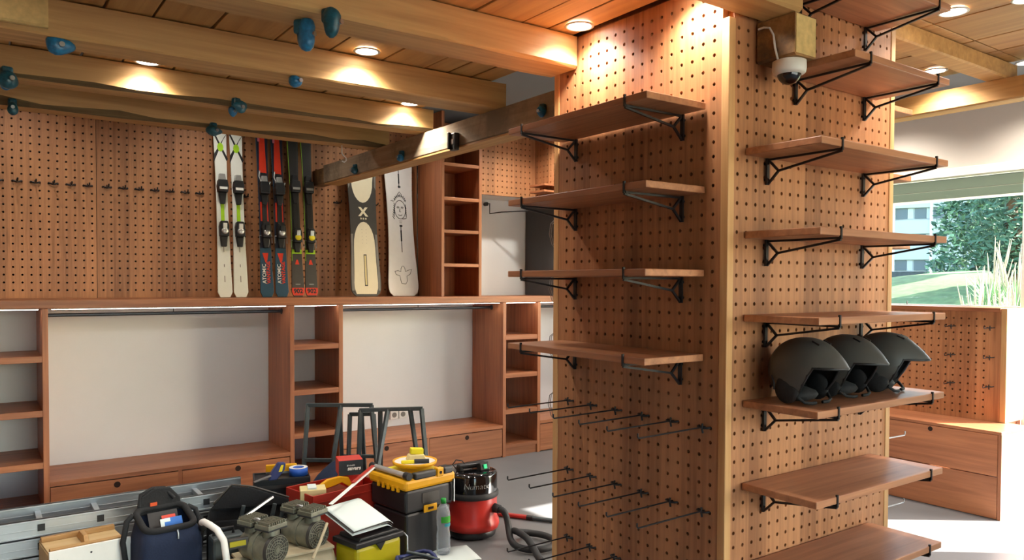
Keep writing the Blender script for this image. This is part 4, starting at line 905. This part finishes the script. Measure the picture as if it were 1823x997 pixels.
# water bottle on a cloth
t = thing('floor_cloth', 'pale crumpled cloth under the water bottle', 'cloth', (2.27, 3.93, .012), (0, 0, -.2)); sheet(.42, .26, 0, 'paper', 'cloth', 7, .007, .0)
t = thing('water_bottle', 'clear plastic water bottle with green cap', 'bottle', (2.305, 3.962, .019))
MB().lathe([(.0, 0), (.036, .0), (.042, .012), (.043, .05), (.040, .062), (.043, .075), (.040, .09), (.043, .105), (.038, .135), (.036, .15), (.041, .175), (.0425, .22), (.040, .25), (.030, .282), (.016, .305), (.0145, .318)], n=28, caps=False).build('body', 'bottle_glass', t)
MB().lathe([(.0145, .302), (.0165, .302), (.0165, .33), (.015, .333), (0, .333)], n=20, caps=False).build('cap', 'green_cap', t)
def wrap(r, a0, a1, z0, z1, n=10): 
    mb = MB(); mb.add([(r*math.cos(a0+(a1-a0)*i/n), r*math.sin(a0+(a1-a0)*i/n), z) for z in (z0, z1) for i in range(n+1)], [(i, i+1, n+2+i, n+1+i) for i in range(n)], 0, True); return mb
wrap(.0445, -2.4, -.9, .195, .232).build('label_green', 'green_label', t); wrap(.0446, -1.9, -.9, .172, .19).build('label_aqua', 'aqua_label', t)
# drum vacuum cleaner
t = thing('drum_vacuum', 'red drum vacuum cleaner with black head and loose hose', 'vacuum cleaner', (2.665, 4.21, 0))
MB().lathe([(.150, .05), (.172, .055), (.180, .075), (.178, .105), (.165, .125), (.164, .262)], n=40).build('drum', 'red_plastic', t)
MB().lathe([(.155, .012), (.16, .03), (.15, .05)], n=32).build('underbody', 'black_plastic', t)
for a in (.4, 2.0, 3.5, 5.2): MB().cyl((.13*math.cos(a)-.012, .13*math.sin(a), .02), (.13*math.cos(a)+.012, .13*math.sin(a), .02), .02, n=12).build('castor', 'black_rubber', t)
MB().lathe([(.170, .262), (.175, .268), (.175, .290), (.168, .30)], n=40).build('band', 'black_rubber', t)
hd = MB().lathe([(.166, .30), (.166, .405), (.160, .418), (.145, .424), (.12, .428), (0, .43)], n=40).build('head', 'black_gloss', t)
MB().obox((0, 0, .455), (.20, .06, .03), Matrix.Rotation(-.15, 3, 'Z')).obox((.085, -.013, .44), (.03, .06, .03)).obox((-.085, .013, .44), (.03, .06, .04)).build('handle', 'black_plastic', hd, bevel=.012)
MB().obox((.05, -.055, .45), (.075, .05, .055), Matrix.Rotation(-.3, 3, 'X')).build('switch_block', 'black_plastic', hd, bevel=.008); MB().obox((.05, -.083, .456), (.022, .008, .028), Matrix.Rotation(-.3, 3, 'X')).build('green_switch', 'green_lamp', hd)
MB().tube([(-.10, .02, .43), (-.13, .03, .47), (-.11, .02, .50), (-.07, .01, .49), (-.05, .0, .46)], .004, 6).build('cable', 'black_rubber', hd)
# curved lettering around the head
for i, ch in enumerate('Numatic'):
    a = -2.34+(0, .19, .37, .57, .70, .78, .87)[i]; text_part('lettering', ch, .052, 'silver', hd, (.1668*math.cos(a), .1668*math.sin(a), .352), (PI/2, 0, a+PI/2), .15, -.0008)
MB().cyl((.08, -.145, .195), (.095, -.185, .192), .03, .027, n=18).build('inlet', 'black_rubber', t)
V = Vector((2.665, 4.21, 0))
hp = [(2.758, 4.035, .192), (2.766, 4.005, .19), (2.772, 3.985, .175), (2.775, 3.965, .14), (2.765, 3.93, .085), (2.735, 3.86, .04), (2.72, 3.76, .03), (2.77, 3.67, .03), (2.88, 3.65, .03), (2.975, 3.73, .03), (2.985, 3.84, .03), (2.93, 3.925, .034), (2.85, 3.95, .05), (2.80, 3.92, .075), (2.775, 3.84, .09), (2.755, 3.72, .088), (2.73, 3.62, .06), (2.69, 3.50, .035), (2.66, 3.35, .03)]
def smooth(pts, k=5):
    P_ = [Vector(p) for p in pts]; out = []
    for i in range(len(P_)-1):
        a, b, c, d = P_[max(0, i-1)], P_[i], P_[i+1], P_[min(len(P_)-1, i+2)]
        for j in range(k):
            u = j/k; out.append(.5*((2*b)+(c-a)*u+(2*a-5*b+4*c-d)*u*u+(3*b-a-3*c+d)*u**3))
    return out+[P_[-1]]
MB().tube([p-V for p in smooth(hp)], .021, 10).build('hose', 'black_rubber', t)
tt = thing('vacuum_wand', 'red and grey suction wand lying on the floor behind the vacuum', 'wand', (2.93, 4.57, 0)); MB().cyl((0, 0, .017), (.22, -.34, .017), .016, n=14).build('red_tube', 'red_plastic', tt); MB().cyl((.21, -.325, .017), (.235, -.363, .017), .0168, n=14).build('coupling', 'black_plastic', tt); MB().cyl((.235, -.363, .0165), (.42, -.65, .0165), .0145, n=14).build('grey_tube', 'grey_steel', tt)
# steel trestles
def trestle(lab, p0, p1, legs, braces=()):
    p0, p1 = Vector(p0), Vector(p1); t = thing('steel_trestle', lab, 'trestle', (p0.x, p0.y, 0), group='grey steel trestles'); o = Vector((p0.x, p0.y, 0)); d = (p1-p0); n = Vector((d.y, -d.x, 0)).normalized()
    MB().bar(p0-o, p1-o, .026).build('top_bar', 'grey_steel', t, bevel=.002); ft = []
    for u, s, k in legs:
        a = p0+d*u; b = Vector((a.x, a.y, 0))+n*s+d.normalized()*k; b.z = 0; ft.append((a, b))
        MB().bar(a-o, b-o, .026).build('leg', 'grey_steel', t, bevel=.002)
    for i, j, z in braces:
        q = []
        for e in (i, j): a, b = ft[e]; q.append(a+(b-a)*((a.z-z)/a.z)-o)
        MB().bar(q[0], q[1], .024).build('brace', 'grey_steel', t, bevel=.002)
trestle('left grey steel trestle in front of the middle shelf unit', (1.925, 5.23, .78), (2.312, 4.97, .78), [(.02, .10, -.03), (.52, .12, -.09), (.50, -.16, .0), (.98, -.12, .05)], [(0, 1, .40), (2, 3, .40)])
trestle('low grey trestle nested between the other two', (2.21, 5.14, .70), (2.35, 5.03, .705), [(.02, .06, -.01), (.98, .06, .06), (.5, -.15, 0)])
trestle('right grey steel trestle in front of the drawers', (2.19, 4.925, .762), (2.55, 4.67, .775), [(.02, .05, -.02), (.45, .12, -.12), (.80, -.10, .10), (.98, .06, .08), (.33, -.14, -.02)])

# ---------------------------------------------------------------- outside
def ground_z(x, y):
    s = max(0, min(1, (x-9)/9)); s = s*s*(3-2*s)
    mound = .6*math.exp(-((x-21)/7)**2-((y-7.0)/4.5)**2)
    return -.06+1.55*s+mound*max(0, min(1, (x-11)/4))+.010*max(0, min(x, 60)-18)
mb = MB(); nx, ny = 50, 50; vs = [(9+131*(i/nx)**1.6, -60+150*j/ny, 0) for i in range(nx+1) for j in range(ny+1)]
vs = [(x, y, ground_z(x, y)) for x, y, _ in vs]
mb.add(vs, [(i*(ny+1)+j, (i+1)*(ny+1)+j, (i+1)*(ny+1)+j+1, i*(ny+1)+j+1) for i in range(nx) for j in range(ny)], 0, True)
struct('ground_lawn', mb, 'lawn', fix=False, label='green lawn rising outside the window')
struct('ground_pavement', MB().box(XE+.14, 9.05, -40, 50, -.2, -.02).box(-40, XE+.14, -40, YS-.15, -.2, -.02), 'pavement', label='pale sunlit pavement outside the door, with an added unseen stretch to the south')  # southern stretch is unseen, added to bounce sunlight into the room
t = thing('eave_canopy', 'grey soffit of the canopy above the window, seen from below', 'canopy', (6.695, 1.70, 2.53))
for a, b in ((0, .70), (.72, 1.45)): B(a, b, 0, 5.0, 0, .05).build('soffit_panel', 'soffit', t)
B(1.45, 1.50, 0, 5.0, -.02, .10).build('fascia', 'white_paint', t); B(.70, .72, 0, 5.0, -.004, .05).build('soffit_joint', 'print_grey', t)
# office building: bands, windows, piers
u = Vector((math.cos(math.radians(-64)), math.sin(math.radians(-64)), 0))
bld = thing('office_building', 'white office block with window bands beyond the trees', 'building', (92, 47, 2.4), (0, 0, math.radians(-64)))
B(-14, 16, .4, 8, 0, 11).build('wall', 'facade', bld)
for k in range(3):
    zb = .9+3.1*k
    B(-14, 16, .05, .42, zb+1.35, zb+2.95).build('spandrel', 'facade', bld)
    for i in range(15):
        w_ = B(-13.8+2*i, -12.6+2*i, .3, .40, zb+.05, zb+1.3).build('window', 'window_dark', bld)
        B(-12.55+2*i, -11.95+2*i, .32, .40, zb+.05, zb+1.3).build('blind', 'facade', w_)
for i in range(8): B(-14.2+4*i, -13.9+4*i, -.05, .42, 0, 11).build('pier', 'white_plastic', bld)
tag(B(27, 40, 13.2, 24, 1.3, 2.12).build('slate_terrace', 'slate', bevel=.02), 'grey slate terrace in front of the office block', 'terrace')
def tree(lab, x, y, h, rx, rz0, n, m, seed, leaf=.22, conifer=False, fol2=None):
    z0 = ground_z(x, y); t = thing('tree', lab, 'tree', (x, y, z0), group='trees outside the window'); rn = random.Random(seed)
    MB().tube([(0, 0, -.2), (.05, 0, h*.3), (-.03, .05, h*.6), (0, 0, h*.92)], [.22, .18, .12, .03], 8).build('trunk', 'trunk', t)
    for part, mm in (('foliage', m), ('foliage', fol2)):
        if not mm: continue
        mb = MB()
        for _ in range(n if mm == m else n//2):
            zz = rn.random(); 
            if conifer: rr_ = rx*(1-zz*.85)*math.sqrt(rn.random()); zc = rz0+(h-rz0)*zz-.25*rr_
            else:
                rr_ = rx*math.sqrt(rn.random())*math.sqrt(max(0, 1-(2*zz-1)**2)); zc = rz0+(h-rz0)*zz
            a = rn.uniform(0, 2*PI); c = Vector((rr_*math.cos(a), rr_*math.sin(a), zc)); s = leaf*rn.uniform(.6, 1.4)
            d1 = Vector((rn.gauss(0, 1), rn.gauss(0, 1), rn.gauss(0, .7))).normalized(); d2 = d1.orthogonal().normalized()
            mb.add([c-d1*s, c+d2*s*.4, c+d1*s, c-d2*s*.4], [(0, 1, 2, 3)])
        o = mb.build(part, mm, t, fix=False); o['kind'] = 'stuff'
tree('large blue-green conifer right of the office block', 22.5, 9.55, 8.5, 1.45, .2, 9000, 'leaf_dark', 3, .10, True, 'leaf_light')
tree('light green leafy tree right of the conifer', 19.0, 7.35, 7.0, 1.35, .8, 8000, 'leaf_light', 4, .085, False, 'leaf_dark')
tree('pale green tree cut by the right edge of the window', 26, 9.4, 9, 2.3, .5, 6000, 'leaf_light', 6, .13, False, 'leaf_dark')
tree('dark tree behind the ornamental grass', 16.2, 6.35, 2.2, .9, .1, 3500, 'leaf_dark', 8, .08)
rn = random.Random(11); k = 0
names_g = ['tallest', 'leaning', 'thin', 'dense', 'pale', 'short', 'broad', 'wispy']
for k in range(8):
    x = 10.6+(k % 3)*1.5+.2*(k % 2); y = (.372+.0085*k)*x; z0 = ground_z(x, y)
    t = thing('plume_grass', '%s clump of feathery ornamental grass outside the window' % names_g[k], 'grass clump', (x, y, z0), group='ornamental grass clumps on the lawn')
    bl, pl = MB(), MB()
    for _ in range(150):
        a = rn.uniform(0, 2*PI); l = rn.uniform(.4, .95); d = rn.uniform(.1, .55)
        p1 = Vector((d*.5*math.cos(a), d*.5*math.sin(a), l*.7)); p2 = Vector((d*math.cos(a), d*math.sin(a), l)); w = Vector((-math.sin(a), math.cos(a), 0))*.012
        bl.add([-w, w, p1+w*.8, p1-w*.8], [(0, 1, 2, 3)]); bl.add([p1-w*.8, p1+w*.8, p2], [(0, 1, 2)])
    for _ in range(16):
        a = rn.uniform(0, 2*PI); d = rn.uniform(.03, .35); l = rn.uniform(.95, 1.5); e = Vector((d*math.cos(a), d*math.sin(a), l)); s_ = e*.62
        pl.tube([Vector((0, 0, 0)), s_], .004, 4); pl.tube([s_, s_+(e-s_)*.35, e], [.005, .014, .003], 5)
    o = bl.build('blades', 'leaf_light', t, fix=False); o['kind'] = 'stuff'; o = pl.build('plumes', 'plume', t); o['kind'] = 'stuff'
